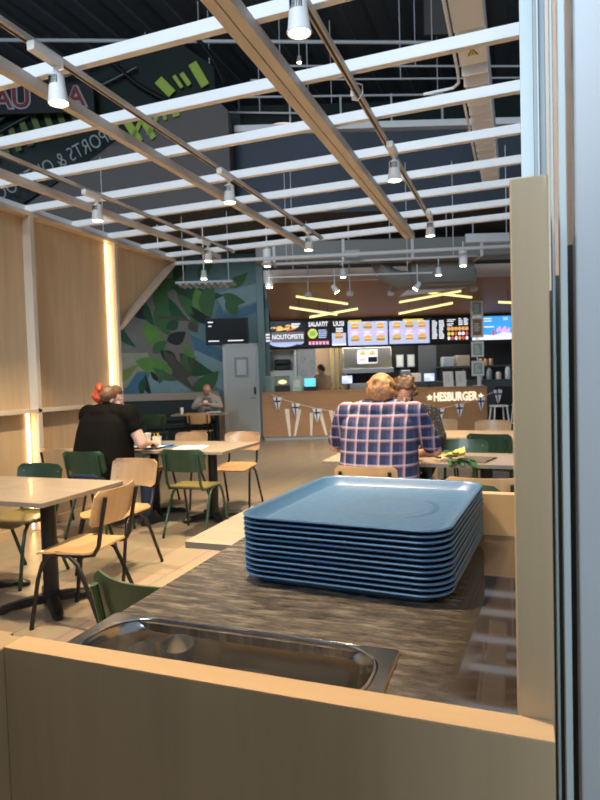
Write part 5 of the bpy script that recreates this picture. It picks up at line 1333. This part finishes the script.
# lime film strips on the escalator glass
lm = rthing('glass_film', 'lime green film strips stuck on the escalator glass', 'window film', -2.3, 10.20, 6.0)
def strip(p, q, w_, m='lime'):
    dx, dz = q[0] - p[0], q[1] - p[1]; L = math.hypot(dx, dz); nx_, nz_ = -dz / L * w_ / 2, dx / L * w_ / 2
    MB().prism([(p[0] + nx_ + 2.3, p[1] + nz_ - 6), (p[0] - nx_ + 2.3, p[1] - nz_ - 6), (q[0] - nx_ + 2.3, q[1] - nz_ - 6), (q[0] + nx_ + 2.3, q[1] + nz_ - 6)], 'y', 0, .015).build('film_strip', m, lm)
for p, q, w_ in (((-1.66, 6.78), (-1.45, 6.40), .15), ((-1.85, 6.62), (-1.72, 6.42), .08), ((-1.98, 6.58), (-1.85, 6.38), .06), ((-2.25, 6.52), (-2.02, 6.28), .16), ((-2.03, 6.15), (-1.96, 5.90), .12), ((-2.2, 6.05), (-2.15, 5.85), .06),
                 ((-3.08, 5.92), (-2.90, 5.52), .10), ((-2.90, 5.98), (-2.60, 5.50), .13), ((-2.72, 5.55), (-2.52, 5.95), .07), ((-2.56, 5.88), (-2.36, 5.55), .10), ((-2.45, 5.6), (-2.3, 5.9), .07)): strip(p, q, w_)
for k in range(9):
    a = -5.4 + k * .2; strip((a, 5.0 + .42 * (a + 5.4) * 1.0 + .55), (a + .14, 4.9 + .42 * (a + 5.4) + .25), .10, 'limedark')
# upper gallery balustrade and lamp
bl_ = rthing('gallery_balustrade', 'thin steel and glass balustrade on the upper gallery behind the lattice', 'balustrade', 0.9, 12.4, 6.0)
MB().tube([(-2.0, 0, 1.22), (4.5, 0, 1.12)], .022, 8).build('handrail', 'pipe', bl_)
for k in range(7): MB().box(-2.0 + k * 1.05, -1.965 + k * 1.05, -.02, .02, -.05, 1.2).build('post', 'darksteel' if k == 0 else 'pipe', bl_)
MB().box(-1.98, 4.4, .02, .03, .0, 1.05).build('glass_panel', 'darkglass', bl_)
dm = rthing('dome_lamp', 'round glowing pinkish lamp dome on the upper gallery ledge', 'lamp', -0.16, 11.6, 6.02)
MB().lathe([(.001, .24), (.20, .225), (.36, .17), (.43, .08), (.43, .02), (.38, 0), (.001, 0)], n=28).build('shade', 'e_dome', dm)
MB().lathe([(.10, -.06), (.10, 0.01)], n=16).build('base', 'white', dm)
# ceiling pipes
for (a, b_, d, r, lab) in (((-7.6, 8.35), (4.0, 7.95), 12, .035, 'high white ceiling pipe, topmost behind the lattice'), ((-0.2, 7.62), (5.2, 7.46), 12, .02, 'thin high pipe, second one down behind the lattice'), ((-0.8, 7.36), (5.2, 7.24), 12, .018, 'thin high pipe, third one down behind the lattice'), ((-1.9, 6.9), (.6, 6.8), 12.3, .02, 'short high pipe behind the balustrade')):
    t = thing('ceiling_pipe', lab, 'pipe', RP(0, d), RZ); d = 0
    MB().tube([(a[0], d, a[1]), (b_[0], d, b_[1])], r, 8).build('tube', 'pipe', t)
    for f_ in (.1, .5, .9): MB().tube([(a[0] + (b_[0] - a[0]) * f_, d, a[1] + (b_[1] - a[1]) * f_), (a[0] + (b_[0] - a[0]) * f_, d, 8.95)], .01, 5).build('hanger', 'pipe', t)
hd = rthing('high_duct', 'dark grey duct bank across the upper hall behind the lattice', 'duct', .5, 13.2, 6.7)
MB().box(-4.6, 5.5, 0, .8, 0.0, .55).build('duct_body', M.setdefault('ddg', mat('dark_grey_duct', (.075, .08, .078), .5)), hd, .02)
for k in range(10): MB().box(-4.2 + k * 1.0, -4.14 + k * 1.0, -.02, .82, -.02, .57).build('flange', 'ductgrey', hd)
rbox('ceiling_panel', 'dark green-grey hanging panel at the top right behind the cable trunk', 'panel', 2.7, 3.4, 12, 12.1, 8.15, 9.0, 'brownpanel')
struct(rbuild(MB().box(-14, 14, 22, 22.2, 0, 9.2), 'wall_hall_back', 'slate'))
for k, (s_, d, z) in enumerate(((-3.11, 13, 8.30), (.2, 13, 8.27), (.86, 12.8, 6.95), (3.13, 12.8, 6.95))):
    small_spot(s_, d, z, ('tiny far ceiling spotlight at the upper left, over the lime strips', 'tiny far ceiling spotlight near the top edge of the photo', 'tiny far spotlight in the upper gallery, left of two', 'tiny far spotlight in the upper gallery, right of two')[k], top=8.95, power=0)
# ribbed cable trunk above the lattice, seen from below
ct = thing('cable_trunk', 'pale ribbed trunk running away above the right of the lattice, with a warning triangle', 'cable trunk', (-0.27, 3.6, 3.7))
MB().box(-.10, .10, -1.2, 4.0, .03, .20).build('trunk_body', 'white', ct, .004)
mb = MB()
for k in range(16):
    y = 1.10 + k * .18
    mb.prism([(y, .03), (y + .012, -.055), (y + .03, -.06), (y + .175, .02), (y + .18, .03)], 'x', -.095, .095)
mb.build('ribs', 'lampwhite', ct, .004)
MB().box(-.10, .10, -1.2, .58, -.02, .03).build('cover_plate', 'white', ct, .004)
MB().box(-.10, .10, .66, 1.06, -.015, .03).build('label_plate', 'lampwhite', ct, .004)
tri = MB(); tri.use(0).prism([(-.035, .92), (.035, .92), (0, .82)][::-1], 'z', -.019, -.016); tri.build('warning_triangle', 'black', ct)
tri = MB(); tri.prism([(-.027, .916), (.027, .916), (0, .835)][::-1], 'z', -.021, -.018); tri.build('warning_triangle_field', 'yellow', ct)
tri = MB(); tri.prism([(-.004, .91), (.004, .885), (.0, .885), (.005, .855), (-.004, .882), (.0, .884)], 'z', -.023, -.020); tri.build('lightning_mark', 'black', ct)
cp = thing('conduit', 'white bent conduit beside the ribbed trunk above the lattice', 'conduit', (-0.40, 4.5, 3.72))
MB().tube([(0, -1.5, 0), (0, .3, 0), (-.01, .48, 0), (-.06, .55, 0), (-.30, .56, 0)], .012, 8).build('tube', 'lampwhite', cp)
MB().tube([(.0, .75, 0), (.0, 2.4, 0), (-.02, 2.55, 0), (-.08, 2.6, 0), (-.40, 2.6, 0)], .012, 8).build('tube', 'lampwhite', cp)
wl_ = thing('safety_cable', 'small white safety cable looped round the right track', 'cable', (-0.83, 3.3, 2.97))
MB().box(-.03, -.005, -.02, .03, -.0, .035).build('clip', 'lampwhite', wl_, .003)
MB().tube([(-.01, .02, .09), (.03, .02, .07), (.035, .0, .01), (.01, -.02, -.03), (-.02, -.02, -.02), (-.02, 0, .0)], .004, 6).build('wire', 'lampwhite', wl_)

# repeats of one kind share a group
GR = {'dining_chair': 'school chairs around the dining tables', 'dining_table': 'dining tables of the hall', 'track_spotlight': 'white spotlights on the tracks', 'lighting_track': 'lighting tracks under the lattice',
      'menu_screen': 'menu screens above the kitchen', 'ceiling_spotlight': 'small spotlights beyond the lattice', 'light_tube': 'yellow light tubes over the counter', 'ceiling_rail': 'white rails beyond the lattice',
      'ceiling_pipe': 'high pipes behind the lattice', 'jar': 'amber jars on the back shelf', 'container': 'containers on the kitchen bench', 'storage_box': 'boxes on the back shelf', 'folded_bag': 'black bags in the niche',
      'glass_tumbler': 'clear glasses in the steel pan', 'order_screen': 'till screens on the counter', 'table_notice': 'white notices on the counter', 'bar_stool': 'white stools at the counter end', 'wall_frame': 'framed notices on the kitchen wall',
      'air_duct': 'grey ducts over the counter'}
for o in list(COL.objects):
    if o.parent is None and 'label' in o:
        g_ = GR.get(o.name.split('.')[0])
        if g_ and 'group' not in o: o['group'] = g_
